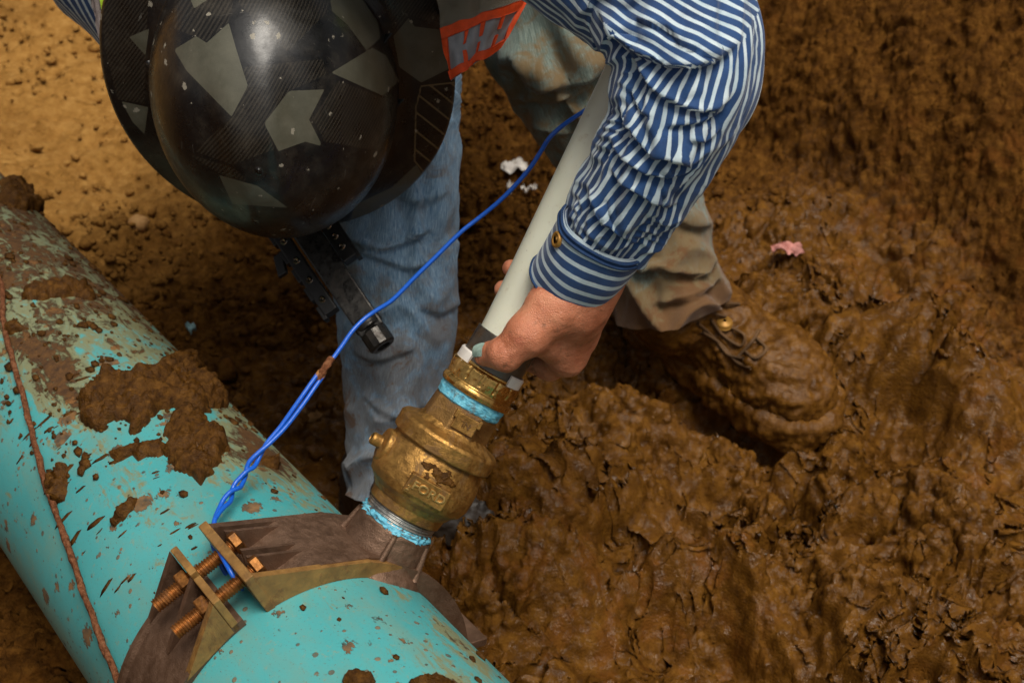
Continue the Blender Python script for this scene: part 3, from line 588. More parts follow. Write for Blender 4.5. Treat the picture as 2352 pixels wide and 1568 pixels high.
# ------------------------------------------------------------------ the water main
def pipe_film(x, ph):
    """thin dried mud on the main, as it lies along the pipe (x grows towards the near end)"""
    n = fbm2(x*9, ph*1.6, 3, 60)
    f = .47*sstep(-.22, -.52, x+.06*n)*sstep(-1.45, -.9, ph)+.10*sstep(-.15, -.4, x)
    f = f+.50*np.exp(-((x+.16)/.075)**2-((ph+.30)/.45)**2)+.42*np.exp(-((x+.20)/.10)**2-((ph-.05)/.22)**2)
    f = f+.42*np.exp(-((x-.17)/.05)**2-((ph+.30)/.35)**2)+.40*np.exp(-((x-.10)/.06)**2-((ph-.05)/.16)**2)
    f = f+.34*np.exp(-((x+.33)/.10)**2-((ph+1.0)/.20)**2)+.22*np.exp(-((x+.14)/.10)**2-((ph+1.15)/.14)**2)
    f = f+.40*sstep(.22, .30, ph)*sstep(.02, -.10, x)
    return f+.15+.14*fbm2(x*14, ph*2.2, 3, 62)
px_ = np.concatenate([np.arange(-2.3, -.75, .02), np.arange(-.75, .32, .004), np.arange(.32, .9, .03)]); pp_ = np.linspace(-np.pi, np.pi, 220, endpoint=False)
PX, PP = np.meshgrid(px_, pp_, indexing='ij')
spat = .55+.6*sstep(-.1, .2, perlin2(PX*11, PP*1.8, 61))+.35*sstep(-.05, -.3, PX)
main = empty('water_main', LP(0., 0., -PR)); tag(main, 'large turquoise plastic water pipe smeared with mud', 'pipe')
mesh_obj('pipe_wall', CYL(PX, PP, PR).reshape(-1, 3), grid_faces(len(px_), len(pp_), False, True), M['pipe'], main, uv=np.stack([PX, PP*PR], -1).reshape(-1, 2), attrs={'film': pipe_film(PX, PP), 'spat': spat})
bpy.data.objects['pipe_wall'].data.flip_normals()

# mud lumps lying on the main: each a thick patch that follows the pipe wall
def clump(name, label, pix, hmax, seed, step=.0019, soft=.010, warp=.006, strands=0.):
    pts = np.array([pipe_hit(a, b) for a, b in pix]); x0, x1 = pts[:, 0].min()-.012, pts[:, 0].max()+.012; a0, a1 = pts[:, 1].min()-.1, pts[:, 1].max()+.1
    xs = np.arange(x0, x1, step); ps = np.arange(a0, a1, step/PR); X, A = np.meshgrid(xs, ps, indexing='ij'); Y = A*PR
    wx = X+warp*perlin2(X*55, Y*55, seed)+warp*.5*perlin2(X*150, Y*150, seed+1); wy = Y+warp*perlin2(X*55, Y*55, seed+2)+warp*.5*perlin2(X*150, Y*150, seed+3)
    sd = poly_sd(wx, wy, np.stack([pts[:, 0], pts[:, 1]*PR], 1))
    e = np.clip(sd/soft, 0, 1); h = hmax*np.sqrt(e*(2-e))
    h = h*(.55+.9*np.abs(perlin2(X*45, Y*45, seed+4))+.35*perlin2(X*20, Y*20, seed+7))+e*(.0065*np.abs(perlin2(X*95, Y*95+strands*perlin2(X*30, Y*30, seed), seed+5))+.0046*np.abs(perlin2(X*190, Y*190, seed+6))+clods2(X, Y, .012, seed % 9, .15, .5, .6)*.7-.005*np.exp(-(perlin2(X*60, Y*60, seed+8)/.05)**2))
    h = np.where(sd > 0, h+.0004, -.0025); P = CYL(X, A, PR+h)
    F = grid_faces(*X.shape); sdm = np.maximum.reduce([sd.reshape(-1)[F[:, k]] for k in range(4)]); F = F[sdm > -.0003]
    used = np.unique(F); re = np.full(X.size, -1); re[used] = np.arange(len(used))
    o = mesh_obj(name, P.reshape(-1, 3)[used], re[F][:, ::-1].copy(), M['clump']); return tag(o, label, 'mud')
c6 = lambda L: [(x*.48, y*.48+376.3) for x, y in L]
clump('mud_clump', 'big arch-shaped lump of dark mud lying across the turquoise pipe', c6([(390, 1180), (430, 1100), (480, 1030), (560, 1020), (610, 1030), (680, 1010), (740, 970), (840, 940), (855, 915), (885, 930), (945, 990), (940, 1040), (1000, 1060), (1030, 1120), (1080, 1160), (1000, 1180), (960, 1200), (900, 1190), (850, 1160), (760, 1200), (700, 1270), (640, 1280), (570, 1230), (500, 1240), (490, 1290), (430, 1270), (390, 1240)]), .013, 100)
clump('mud_clump', 'ragged square lump of mud on the pipe just left of the twisted wires', c6([(800, 1270), (850, 1200), (960, 1195), (980, 1230), (1040, 1290), (1095, 1340), (1080, 1390), (1030, 1450), (1030, 1490), (990, 1535), (930, 1490), (870, 1470), (820, 1440), (790, 1360)]), .010, 120, strands=3.)
clump('mud_clump', 'flat tongue of mud left of the ragged square lump on the pipe', c6([(530, 1380), (600, 1362), (690, 1355), (790, 1310), (800, 1370), (740, 1400), (640, 1420), (560, 1425)]), .005, 140)
clump('mud_clump', 'small mud lump touching the rusty wire near the left edge', [(112, 1080), (132, 1075), (160, 1062), (155, 1110), (148, 1150), (125, 1160), (112, 1120)], .008, 160, soft=.007, warp=.003)
clump('mud_clump', 'thin finger of mud on the clean turquoise above the bolted lugs', [(256, 1192), (270, 1178), (288, 1160), (308, 1148), (316, 1155), (300, 1172), (282, 1190), (262, 1206)], .007, 165, soft=.005, warp=.003)
clump('mud_clump', 'smear of mud where the pipe passes the left picture edge', c6([(0, 90), (60, 100), (130, 150), (200, 215), (205, 240), (120, 225), (50, 200), (0, 190)]), .012, 180)
clump('mud_clump', 'long ridge of mud on the muddy far part of the pipe', c6([(100, 610), (200, 585), (330, 570), (430, 590), (455, 630), (440, 655), (330, 640), (220, 650), (120, 640)]), .008, 200)
clump('mud_clump', 'patch of mud under the rusty wire on the far pipe', c6([(20, 770), (90, 760), (130, 790), (90, 815), (30, 820)]), .006, 220, soft=.006, warp=.004)
clump('mud_clump', 'brown mud lump on the pipe at the bottom picture edge', [(780, 1575), (795, 1555), (830, 1543), (855, 1552), (862, 1578), (820, 1600)], .007, 240, soft=.006, warp=.003)
clump('mud_clump', 'muddy blob on the pipe at the bottom edge, right of the other one', [(940, 1570), (970, 1560), (1000, 1558), (1040, 1572), (1010, 1600), (960, 1600)], .006, 250, soft=.006, warp=.003)
clump('mud_clump', 'narrow mud streak on the pipe right of the twisted wires', c6([(1240, 1415), (1290, 1410), (1340, 1440), (1330, 1460), (1270, 1450)]), .004, 260, soft=.005, warp=.003)
# small crumbs stuck to the pipe, far too many to count
r_ = np.random.RandomState(11); Vs = []
cx_ = np.concatenate([r_.uniform(-.75, -.2, 700), r_.uniform(-.3, .2, 80)]); ca_ = np.concatenate([r_.uniform(-1.5, .25, 700), r_.uniform(-1.5, .2, 80)])
keep = (pipe_film(cx_, ca_)+.35*r_.rand(len(cx_)) > .42) | (r_.rand(len(cx_)) < .16)
keep &= ~((np.abs(cx_+.003) < .045) & (ca_ > -2))
cx_, ca_ = cx_[keep], ca_[keep]; rr = np.clip(np.exp(r_.randn(len(cx_))*.55)*.0014, .0006, .005)
for x, a, r in zip(cx_, ca_, rr):
    e = 1+.7*perlin3(IV1*1.6+r_.rand(3)*50); q = IV1*e[:, None]*r*np.array([1.5, 1, .55]); Vs.append(CYL(x+q[:, 0], a+q[:, 1]/PR, PR+q[:, 2]+r*.25))
ns = 46; sx_ = r_.uniform(-.34, .0, ns); sa_ = r_.uniform(-1.60, -.85, ns); sr_ = np.clip(np.exp(r_.randn(ns)*.5)*.0016, .0008, .0035)
ok_ = ~((sx_ > -.05) & (sa_ > -1.2)); sx_, sa_, sr_ = sx_[ok_], sa_[ok_], sr_[ok_]
for x, a, r in zip(sx_, sa_, sr_):                       # runs and streaks down the flank
    e = 1+.5*perlin3(IV1*1.6+r_.rand(3)*50); q = IV1*e[:, None]*r*np.array([1., r_.uniform(2, 5), .22]); Vs.append(CYL(x+q[:, 0]+q[:, 1]*r_.uniform(.05, .35), a+q[:, 1]/PR, PR+q[:, 2]))
cx_ = np.concatenate([cx_, sx_]); Vs = np.concatenate(Vs); Fs = (IF1[None]+(np.arange(len(cx_))*len(IV1))[:, None, None]).reshape(-1, 3)
tag(mesh_obj('mud_crumbs', Vs, Fs, M['clump']), 'small dark crumbs of mud stuck to the turquoise pipe', 'mud', kind='stuff')

# rusty wire lying along the main
wp = [(-60, 480), (0, 640), (12, 741), (29, 808), (48, 880), (72, 962), (92, 1035), (112, 1103), (129, 1157), (163, 1246), (190, 1327), (218, 1402), (245, 1470), (272, 1538), (300, 1620), (330, 1720)]
pts = []
for a, b in wp: x, ph = pipe_hit(a, b); pts.append(CYL(x, ph, PR+.0035))
path = even(catmull(pts, 260), 240); path = path+.0012*np.stack([perlin2(np.arange(240)*.13, np.zeros(240), k) for k in (1, 2, 3)], 1)
V, F, u, s = sweep(path, .0023, 10, disp=lambda u, v: .0007*perlin2(u*1.5, v*160, 5)+.0012*np.maximum(perlin2(u*.8, v*55, 6), 0))
tag(mesh_obj('rusty_wire', V, F, M['rust']), 'thin rusty wire lying along the left flank of the pipe', 'wire')

# ------------------------------------------------------------------ tapping saddle
sad = empty('tapping_saddle', LP(0., 0., PR)); tag(sad, 'brown bronze tapping saddle clamped round the turquoise pipe', 'pipe saddle')
XN, XF = .030, -.040                                # near and far edge along the pipe
def ring_band(x0, x1, a0, a1, r0, rout, na=70, nx=8, rim=.0, rimw=.006):
    """curved plate between r0 and rout(a, x); closed"""
    A = np.linspace(a0, a1, na); X = np.linspace(x0, x1, nx); AA, XX = np.meshgrid(A, X, indexing='ij'); R = rout(AA, XX)
    top = CYL(XX, AA, R); bot = CYL(XX, AA, np.full_like(AA, r0)); V = np.concatenate([top.reshape(-1, 3), bot.reshape(-1, 3)]); n = na*nx
    F = [tuple(f) for f in grid_faces(na, nx)]+[tuple(f[::-1]) for f in grid_faces(na, nx, off=n)]; side = []
    for i in range(na-1):
        side += [(i*nx, n+i*nx, n+(i+1)*nx, (i+1)*nx), (i*nx+nx-1, (i+1)*nx+nx-1, n+(i+1)*nx+nx-1, n+i*nx+nx-1)]
    for j in range(nx-1): side += [(j, j+1, n+j+1, n+j), ((na-1)*nx+j, n+(na-1)*nx+j, n+(na-1)*nx+j+1, (na-1)*nx+j+1)]
    return V, F+side
LUG = math.radians(51)
BD = np.array([.48, .877]); EO = np.array([-.877, .48]); BH = np.array([-.1065, .0909])   # bolt direction, outward, bolt head centre in (y, z)
LUGC = BH-BD*.0085; LTOP = LUGC+EO*.0115                                                   # upper lug plate centre, outer edge
def wing_r(a):
    """outer contour of the casting: straight line from the lug top to the boss"""
    y0, z0 = abs(LTOP[0]), LTOP[1]; y1, z1 = .030, .1245; s, c = np.sin(np.abs(a)), np.cos(a)
    # line intersection with the ray at angle a
    dy, dz = y0-y1, z0-z1; den = s*dz-c*dy; r = (y1*dz-z1*dy)/np.where(np.abs(den) < 1e-9, 1e-9, den); return np.where(np.abs(a) < .24, .1272, np.clip(r, .1195, .150))
body = ring_band(XF+.004, XN-.004, -LUG-.02, LUG+.02, PR+.0006, lambda a, x: np.where(a < 0, .1205+(np.minimum(wing_r(a)-.0012, .1285)-.1205)*sstep(-.80, -.52, a), .1215)+.0035*np.exp(-(a/.30)**2)+.0015*np.exp(-((np.abs(a)-.5)/.25)**2)+.0003*perlin2(a*40, x*200, 5), 110, 40)
o = mesh_obj('saddle_casting', *body, M['saddle'], sad, smooth=False)
for xa, xb, nm in ((XN-.0055, XN, 'near_web'), (XF, XF+.0055, 'far_web')):
    for sg in (-1, 1):
        a0, a1 = (-LUG-.03, .0) if sg < 0 else (.0, LUG+.03)
        v, f = ring_band(xa, xb, a0, a1, PR+.0003, lambda a, x: wing_r(a) if sg < 0 else .1272+.006*(np.abs(a)/LUG), 60, 2)
        nf = len(f); fm = [0]*nf
        mats = [M['saddle'], M['saddle_edge']]
        fm = [1 if i >= 59*2 or i < 59 else 0 for i in range(nf)] if nm == 'near_web' and sg < 0 else [0]*nf
        mesh_obj('side_web', v, f, None, sad, smooth=False, mats=mats, fmat=fm)
for sg in (-1, 1):                                   # upper lug plates
    c = LUGC*np.array([-sg, 1]) if sg > 0 else LUGC; e = EO*np.array([-sg, 1]) if sg > 0 else EO; b = BD*np.array([-sg, 1]) if sg > 0 else BD
    ctr = LP((XN+XF)/2, c[0]-e[0]*.0065, c[1]-e[1]*.0065); E_ = YY*e[0]+VV*e[1]; B_ = YY*b[0]+VV*b[1]
    mesh_obj('lug', *box(ctr, (XN-XF)/2+.0008, .0185, .0034, AX, E_, B_, .0009), M['saddle_edge'] if sg < 0 else M['saddle'], sad, smooth=False)
# ribs running from the bolt pockets to the boss
for xf in (-.0045, -.0290, .0045):
    mesh_obj('rib', *ring_band(xf-.0013, xf+.0013, -LUG+.02, -.40, PR+.004, lambda a, x: wing_r(a)-.0004-.004*sstep(-.55, -.42, a), 40, 2), M['saddle'], sad, smooth=False)
for x0, x1, a1 in ():
    A = np.linspace(-LUG+.03, a1, 40); t = np.linspace(0, 1, 40); rr = .1225+.0035*np.sin(t*np.pi)*1.0+.002; X = x0+(x1-x0)*t**1.5
    mesh_obj('rib', *sweep(CYL(X, A, rr-.002), np.interp(t, [0, .15, .8, 1], [.0022, .0020, .0016, .0005]), 10)[:2], M['saddle'], sad)
# boss with ribs, flaring into the casting
prof = dense([(.112, .040), (.118, .0355), (.1205, .0322), (.124, .0305), (.134, .0296), (.1448, .0288), (.1460, .0282), (.1460, .0262), (.140, .0258)], .0015)
CX = nrm(CAM-LP(0., 0., .2)); CX = nrm(CX-(CX@VV)*VV)           # direction to the camera, square to the valve axis
RX = -np.cross(VV, CX)                                           # to the right as seen in the photograph
if RX@RT < 0: RX = -RX
V, F = lathe(prof, 96, PO, VV, CX, disp=lambda u, t: .0006*perlin2(u*6, t*300, 3)); mesh_obj('boss', V, F, M['saddle'], sad)
for th in (-82, 8, 75, 150, 220):
    a = math.radians(th); D = CX*math.cos(a)+RX*math.sin(a); T_ = np.cross(VV, D)
    p0 = PO+VV*.1185+D*.0335; p1 = PO+VV*.1450+D*.0285
    mesh_obj('boss_rib', *sweep(np.linspace(p0, p1, 14), np.linspace(.0030, .0019, 14), 10)[:2], M['saddle'], sad)
# raised maker's marks near the boss, too worn to read
for k in range(6):
    x, a = -.026+.0008*k, -.30+.028*k
    p = CYL(x, a, .1252); mesh_obj('raised_mark', *box(p, .0028, .0009, .0007, AX, nrm(CYL(x, a+.01, .1252)-p), nrm(p-PO-AX*x)), M['saddle'], sad, smooth=False)
# bolts
def thread(x, yz0, yz1, r, parent, name='bolt_shank'):
    p0, p1 = LP(x, *yz0), LP(x, *yz1); n = 200; path = np.linspace(p0, p1, n); pitch = .0021
    V, F, u, s = sweep(path, r, 24, disp=lambda u, v: .00055*np.cos(2*np.pi*v/pitch-u)); return mesh_obj(name, V, F, M['bolt'], parent)
def hexa(c, d, r, h, mat, parent, name, seg=6, rot=.3, bev=.12):
    d = nrm(d); rf = np.array([1., .1, .2]); X = nrm(rf-(rf@d)*d); Y = np.cross(d, X); prof = [(-h/2, r*(1-bev)), (-h/2+h*.12, r), (h/2-h*.12, r), (h/2, r*(1-bev))]; V = []
    for t, rr_ in prof: V += [c+d*t+X*rr_*math.cos(rot+k*2*math.pi/seg)+Y*rr_*math.sin(rot+k*2*math.pi/seg) for k in range(seg)]
    F = [(i*seg+k, i*seg+(k+1) % seg, (i+1)*seg+(k+1) % seg, (i+1)*seg+k) for i in range(3) for k in range(seg)]+[tuple(range(seg-1, -1, -1)), tuple(range(3*seg, 4*seg))]
    return mesh_obj(name, np.array(V), F, mat, parent, smooth=False)
B3 = YY*BD[0]+VV*BD[1]
END = BH-BD*.066; NUT = BH-BD*.0415; LOWC = BH-BD*.0335
for x in (-.0165, .0150):
    bo = thread(x, END, BH+BD*.001, .0049, sad)
    bo.name = 'bolt'
    hexa(LP(x, *BH)+B3*.0015, B3, .0086, .0068, M['bolt_head'], bo, 'bolt_head')
    hexa(LP(x, *NUT), B3, .0088, .0080, M['bolt'], bo, 'nut', seg=4, rot=.75, bev=.1)
# lower strap with its pair of lugs
LS = math.radians(-60.5)
strap = ring_band(XF+.001, XN-.001, -math.pi*1.02, LS, PR+.0006, lambda a, x: .1188+.0030*(np.abs(x-(XN+XF)/2) > (XN-XF)/2-.0065), 130, 33)
st = mesh_obj('lower_strap', *strap, M['saddle'], sad, smooth=False)
e3 = YY*EO[0]+VV*EO[1]
lc = LOWC
for xa, xb in ((XF+.001, -.0065), (-.0015, XN-.001)):
    ctr = LP((xa+xb)/2, lc[0]-EO[0]*.0045, lc[1]-EO[1]*.0045)
    mesh_obj('lug', *box(ctr, (xb-xa)/2, .0165, .0027, AX, e3, B3, .0008), M['saddle_edge'], sad, smooth=False)
def gusset(x, th):
    """triangular fin from the lug plate down to the strap"""
    top = lc+EO*.0115-BD*.003; bot = lc-EO*.020-BD*.003; tip = np.array([.1200*math.sin(math.radians(-86)), .1200*math.cos(math.radians(-86))])
    tri = [top, bot, tip]; V = np.array([LP(x+s*th/2, *p) for s in (-1, 1) for p in tri]); return V, [(0, 1, 2), (5, 4, 3), (0, 3, 4, 1), (1, 4, 5, 2), (2, 5, 3, 0)]
for x, th, m in ((XN-.0035, .0055, 'saddle_edge'), (XF+.0035, .005, 'saddle'), (-.004, .004, 'saddle')):
    mesh_obj('gusset', *gusset(x, th), M[m], sad, smooth=False)

# ------------------------------------------------------------------ corporation valve
val = empty('corporation_valve', PO+VV*.146); tag(val, 'golden bronze valve screwed into the saddle, white tube above it', 'valve')
def fin(name, V, F, m, par, **k): return mesh_obj(name, V, F, M[m], par, **k)
V, F = lathe(dense([(.140, .0262), (.160, .0262)], .0004), 64, PO, VV, CX, disp=lambda u, t: .0007*np.cos(2*np.pi*t/.0022-u)); fin('lower_thread', V, F, 'zinc', val)
V, F = lathe(dense([(.1440, .0262), (.1448, .0284), (.1490, .0282), (.1512, .0264)], .0005), 160, PO, VV, CX, disp=lambda u, t: .0017*np.abs(perlin2(u*9, t*420, 8))+.0022*perlin2(u*5, t*240+2*np.sin(u*3), 9)-.0010+.0012*perlin2(u*22, t*800, 10)); fin('thread_paste', V, F, 'paste', val)
bprof = [(.1575, .0262), (.1580, .0282), (.1655, .0290), (.1662, .0300), (.1700, .0325), (.1740, .0372), (.1752, .0376), (.1800, .0392), (.1880, .0396), (.1960, .0384), (.2060, .0358), (.2085, .0346), (.2092, .0346), (.2096, .0380), (.2104, .0389), (.2208, .0392), (.2228, .0378), (.2234, .0360), (.2258, .0290), (.2285, .0262), (.230, .025)]
V, F = lathe(dense(bprof, .0008), 180, PO, VV, CX, disp=lambda u, t: .00030*perlin2(u*7, t*190, 4)+.00022*perlin2(u*40, t*1100, 5)); body_o = fin('valve_body', V, F, 'bronze', val)
# mud caught on the body above the name pad
def body_patch(name, th0, th1, t0, t1, hm, seed):
    A, T2 = np.meshgrid(np.radians(np.arange(th0, th1, 1.2)), np.arange(t0, t1, .0007), indexing='ij'); U2 = (np.degrees(A)-th0)/(th1-th0)*2-1; W2 = (T2-t0)/(t1-t0)*2-1
    sd = .62-np.sqrt(U2**2+W2**2)+.55*perlin2(U2*2.4+seed, W2*1.6, seed)+.25*perlin2(U2*6, W2*4+seed, seed+1); pr = np.array(bprof); R = np.interp(T2, pr[:, 0], pr[:, 1])
    h = np.where(sd > 0, hm*np.sqrt(np.clip(sd*3, 0, 1))*(.5+np.abs(perlin2(A*30, T2*600, seed+2)))+.0003, -.001); Dd = np.cos(A)[..., None]*CX+np.sin(A)[..., None]*RX; Pp = PO+T2[..., None]*VV+Dd*(R+h)[..., None]
    F = grid_faces(*A.shape); F = F[np.maximum.reduce([sd.reshape(-1)[F[:, k]] for k in range(4)]) > -.02]; us = np.unique(F); re = np.full(A.size, -1); re[us] = np.arange(len(us)); mesh_obj(name, Pp.reshape(-1, 3)[us], re[F][:, ::-1].copy(), M['clump'], val)
body_patch('mud_smear', -22, 48, .1920, .2060, .0010, 3)
# eight-sided neck
V, F = lathe(dense([(.2235, .0300), (.2280, .0268), (.2440, .0256), (.2464, .0246), (.2464, .021)], .0008), 160, PO, VV, CX, disp=lambda u, t: .0258*(np.cos(np.pi/8)/np.cos((u+.2) % (np.pi/4)-np.pi/8)-1)*.9); fin('neck', V, F, 'bronze_neck', val)
V, F = lathe(dense([(.2450, .0232), (.2600, .0232)], .0004), 64, PO, VV, CX, disp=lambda u, t: .0007*np.cos(2*np.pi*t/.0022-u)); fin('upper_thread', V, F, 'zinc', val)
V, F = lathe(dense([(.2452, .0228), (.2470, .0246), (.2555, .0250), (.2580, .0240)], .0005), 160, PO, VV, CX, disp=lambda u, t: .0006*np.abs(perlin2(u*5, t*420, 18))+.0008*perlin2(u*3, t*160, 19)+.0005*perlin2(u*20, t*900, 20)); fin('thread_paste', V, F, 'paste', val)
# side cap of the ball with its stud, on the left
D = nrm(-RX*.93+CX*.30); c0 = PO+VV*.1935
V, F = lathe(dense([(.030, .0130), (.0385, .0126), (.0400, .0118), (.0412, .0060), (.0415, .0048), (.0480, .0047), (.0492, .0036)], .001), 48, c0, D, VV); fin('side_cap', V, F, 'bronze', val)
# nameplate pad with raised letters
def frame_at(th, t, r):
    a = math.radians(th); D = CX*math.cos(a)+RX*math.sin(a); return PO+VV*t+D*r, D, np.cross(VV, D)*(1 if np.cross(VV, D)@RX > 0 else -1)
c, D, T_ = frame_at(10, .1855, .0372); D2 = nrm(D-VV*.10); VV2 = nrm(VV+D*.10)
pad = fin('name_pad', *box(c+D2*.0006, .0155, .0075, .0032, T_, VV2, D2, .0008), 'bronze', val, smooth=False)
def put_text(body, size, ext, c, X, Y, Z, m, par, name):
    V, F = text_geo(body, size, ext); mesh_obj(name, c+V[:, :1]*X+V[:, 1:2]*Y+V[:, 2:]*Z, F, M[m], par, smooth=False)
put_text('FORD', .0088, .0008, c+D2*.0039+VV2*.0003+T_*.0012, T_*1.12, VV2, D2, 'letter', pad, 'raised_letters')
put_text('2', .0050, .0005, c+D2*.0039-T_*.0132-VV2*.0035, T_, VV2, D2, 'letter', pad, 'raised_letter')
c, D, T_ = frame_at(12, .2375, .0252)
pad2 = fin('neck_pad', *box(c+D*.0005, .0085, .0060, .0014, T_, VV, D, .0005), 'bronze', val, smooth=False)
put_text('NL', .0062, .0004, c+D*.0021, -T_, -VV, D, 'bronze_neck', pad2, 'raised_letters')
for sx in (-1, 1): fin('corner_stop', *box(c+T_*sx*.0092+VV*.0045+D*.0006, .0012, .0030, .0022, T_, VV, D, .0004), 'bronze', val, smooth=False)
# brass coupling nut
V, F = lathe(dense([(.2555, .0246), (.2562, .0268), (.2590, .0276), (.2612, .0270), (.2622, .0258), (.2635, .0256)], .0006), 96, PO, VV, CX); fin('nut_flange', V, F, 'brass', val)
V, F = lathe(dense([(.2620, .0250), (.2628, .0258), (.2670, .0264), (.2690, .0268), (.2735, .0268), (.2748, .0262), (.2752, .0238), (.266, .0236)], .0005), 220, PO, VV, CX, disp=lambda u, t: -.0010*((np.cos(u*14) > .90) & (t > .2650) & (t < .2742))+.0003*perlin2(u*14, t*300, 31)); fin('coupling_nut', V, F, 'brass', val)
c, D, T_ = frame_at(6, .2690, .0272)
fin('raised_cross', *box(c, .0022, .0005, .0007, T_, VV, D), 'brass', val, smooth=False); fin('raised_cross', *box(c+D*.0002, .0005, .0022, .0007, T_, VV, D), 'brass', val, smooth=False)
# split white grip ring
def arc_ring(t0, t1, r0, r1, a0, a1, n=70):
    A = np.radians(np.linspace(a0, a1, n)); D = np.cos(A)[:, None]*CX+np.sin(A)[:, None]*RX; Vv = []
    for t, r in ((t0, r0), (t0, r1), (t1-.0012, r1), (t1, r1-.0008), (t1, r0)): Vv.append(PO+VV*t+D*r)
    V = np.stack(Vv, 1).reshape(-1, 3); F = [(i*5+k, i*5+(k+1) % 5, (i+1)*5+(k+1) % 5, (i+1)*5+k) for i in range(n-1) for k in range(5)]+[(4, 3, 2, 1, 0), tuple((n-1)*5+k for k in range(5))]; return V, F
fin('grip_ring', *arc_ring(.2735, .2830, .0238, .0257, 40, 322), 'white', val, smooth=False)
# steel stiffener sleeve round the tube end
V, F = lathe([(.266, .0233), (.3004, .0233), (.3012, .0236), (.3018, .0233), (.3018, .0226), (.27, .0226)], 96, PO, VV, CX, cap=False); fin('sleeve', V, F, 'steel', val)
V, F = lathe([(.2752, .0233), (.2752, .0243), (.2762, .0245), (.2772, .0243), (.2774, .0233)], 96, PO, VV, CX, cap=False); fin('sleeve_ring', V, F, 'brass', val)

# ------------------------------------------------------------------ white service tube
TD0 = VV; p_end = P3(1440, 211, 1.0)
tube_pts = [PO+VV*.268, PO+VV*.285, PO+VV*.3015, P3(1200, 712, 1.014), P3(1300, 505, 1.004), P3(1440, 211, .998), P3(1590, -110, .995), P3(1740, -430, 1.0)]
TUBE = even(catmull(tube_pts, 400), 300)
tag(tube_obj('service_tube', TUBE, .0216, M['tube'], seg=48), 'milky white plastic tube held in the hand above the valve', 'tube')

# ------------------------------------------------------------------ blue tracer wire
def on_pipe(px, py, lift): x, ph = pipe_hit(px, py); return CYL(x, ph, PR+lift)
W1 = [P3(1480, 120, 1.09), P3(1420, 195, 1.08), P3(1360, 243, 1.075), P3(1300, 283, 1.07), P3(1263, 316, 1.07), P3(1243, 347, 1.075), P3(1212, 393, 1.08), P3(1160, 450, 1.085), P3(1110, 493, 1.09), P3(1060, 532, 1.09), P3(1008, 583, 1.09), P3(950, 640, 1.09), P3(900, 690, 1.09), P3(850, 722, 1.09), P3(812, 757, 1.085), P3(776, 808, 1.08), P3(745, 848, 1.075), P3(718, 888, 1.07)]
W2c = [P3(745, 848, 1.075), P3(718, 886, 1.07), P3(690, 926, 1.065), P3(650, 980, 1.06), P3(612, 1022, 1.055), P3(584, 1058, 1.05), P3(556, 1100, 1.04), P3(526, 1142, 1.025), P3(500, 1180, 1.01), P3(489, 1210, 1.0)]
cw_ = even(catmull(W2c, 200), 220); tt = np.linspace(0, 1, 220)
ang = np.interp(tt, [0, .12, .45, .56, .62, .70, .76, .86, 1], [1.2, 1.3, 2.6, 4.3, 6.2, 7.6, 9.6, 11.8, 13.0]); sep = np.interp(tt, [0, .05, .5, .6, .68, .75, .85, 1], [.0018, .0021, .0021, .0027, .0022, .0027, .0023, .0022])
TT, NN, BB = frames(cw_, FW); off = (NN*np.cos(ang)[:, None]+BB*np.sin(ang)[:, None])*sep[:, None]
tail1 = [P3(491, 1232, .985), P3(503, 1262, .962), P3(524, 1302, .945), P3(545, 1338, .945), on_pipe(559, 1358, .003)]
tail2 = [P3(487, 1240, .992), P3(498, 1275, .985), P3(512, 1305, .984), P3(528, 1330, .985)]
head = catmull(W1, 260)
s1 = even(catmull(np.vstack([head[:-14:8], (cw_+off)[6::6], tail1]), 900), 620)
s2 = even(catmull(np.vstack([(cw_-off)[4::6], tail2]), 500), 340)
wire = empty('tracer_wire', on_pipe(559, 1358, 0)); tag(wire, 'bright blue insulated wire, doubled and twisted near the saddle', 'wire')
def wire_strand(path, nm):
    V, F, u, s = sweep(path, .00175, 14); qx, qy = proj(V)
    mud = np.exp(-((qx-745)/26)**2-((qy-845)/34)**2)*.95+np.exp(-((qx-1262)/22)**2-((qy-318)/20)**2)*.40+np.exp(-((qx-930)/30)**2-((qy-668)/26)**2)*.28
    mesh_obj(nm, V, F, M['wire'], wire, attrs={'muddy': mud})
wire_strand(s1, 'strand'); wire_strand(s2, 'strand')
V, F, u, s = sweep(even(catmull([P3(762, 822, 1.0785), P3(748, 842, 1.0745), P3(738, 858, 1.0735), P3(732, 872, 1.0735)], 40), 40), .0029, 14, disp=lambda u, v: .0009*perlin2(u*1.5, v*260, 3)); mesh_obj('muddy_splice', V, F, M['rust'], wire)
# ------------------------------------------------------------------ hard hat
hat_c = P3(643, 166, 1.20); toC = nrm(CAM-hat_c)
hy = nrm(-UP-(-UP@toC)*toC); hx = np.cross(hy, toC); hx = hx if hx@RT > 0 else -hx
dl = math.radians(26.5); Zh = nrm(toC*math.cos(dl)+hy*math.sin(dl)-hx*math.sin(math.radians(5.5))); Yh = hy-(hy@Zh)*Zh; Yh = nrm(Yh); Xh = np.cross(Yh, Zh); Xh = Xh if Xh@RT > 0 else -Xh
yr = math.radians(-9); Yh, Xh = Yh*math.cos(yr)-Xh*math.sin(yr), Xh*math.cos(yr)+Yh*math.sin(yr)
hat = empty('hard_hat', hat_c); tag(hat, 'black full-brim hard hat with grey shards and carbon-weave print', 'hard hat')
na = 640; al = np.linspace(0, 2*np.pi, na, endpoint=False); ca, sa = np.cos(al), np.sin(al)
prof = []
for b in np.linspace(0.003, 1, 70): prof.append(('d', b))
for b in np.linspace(.02, 1, 34): prof.append(('b', b))
rows = []
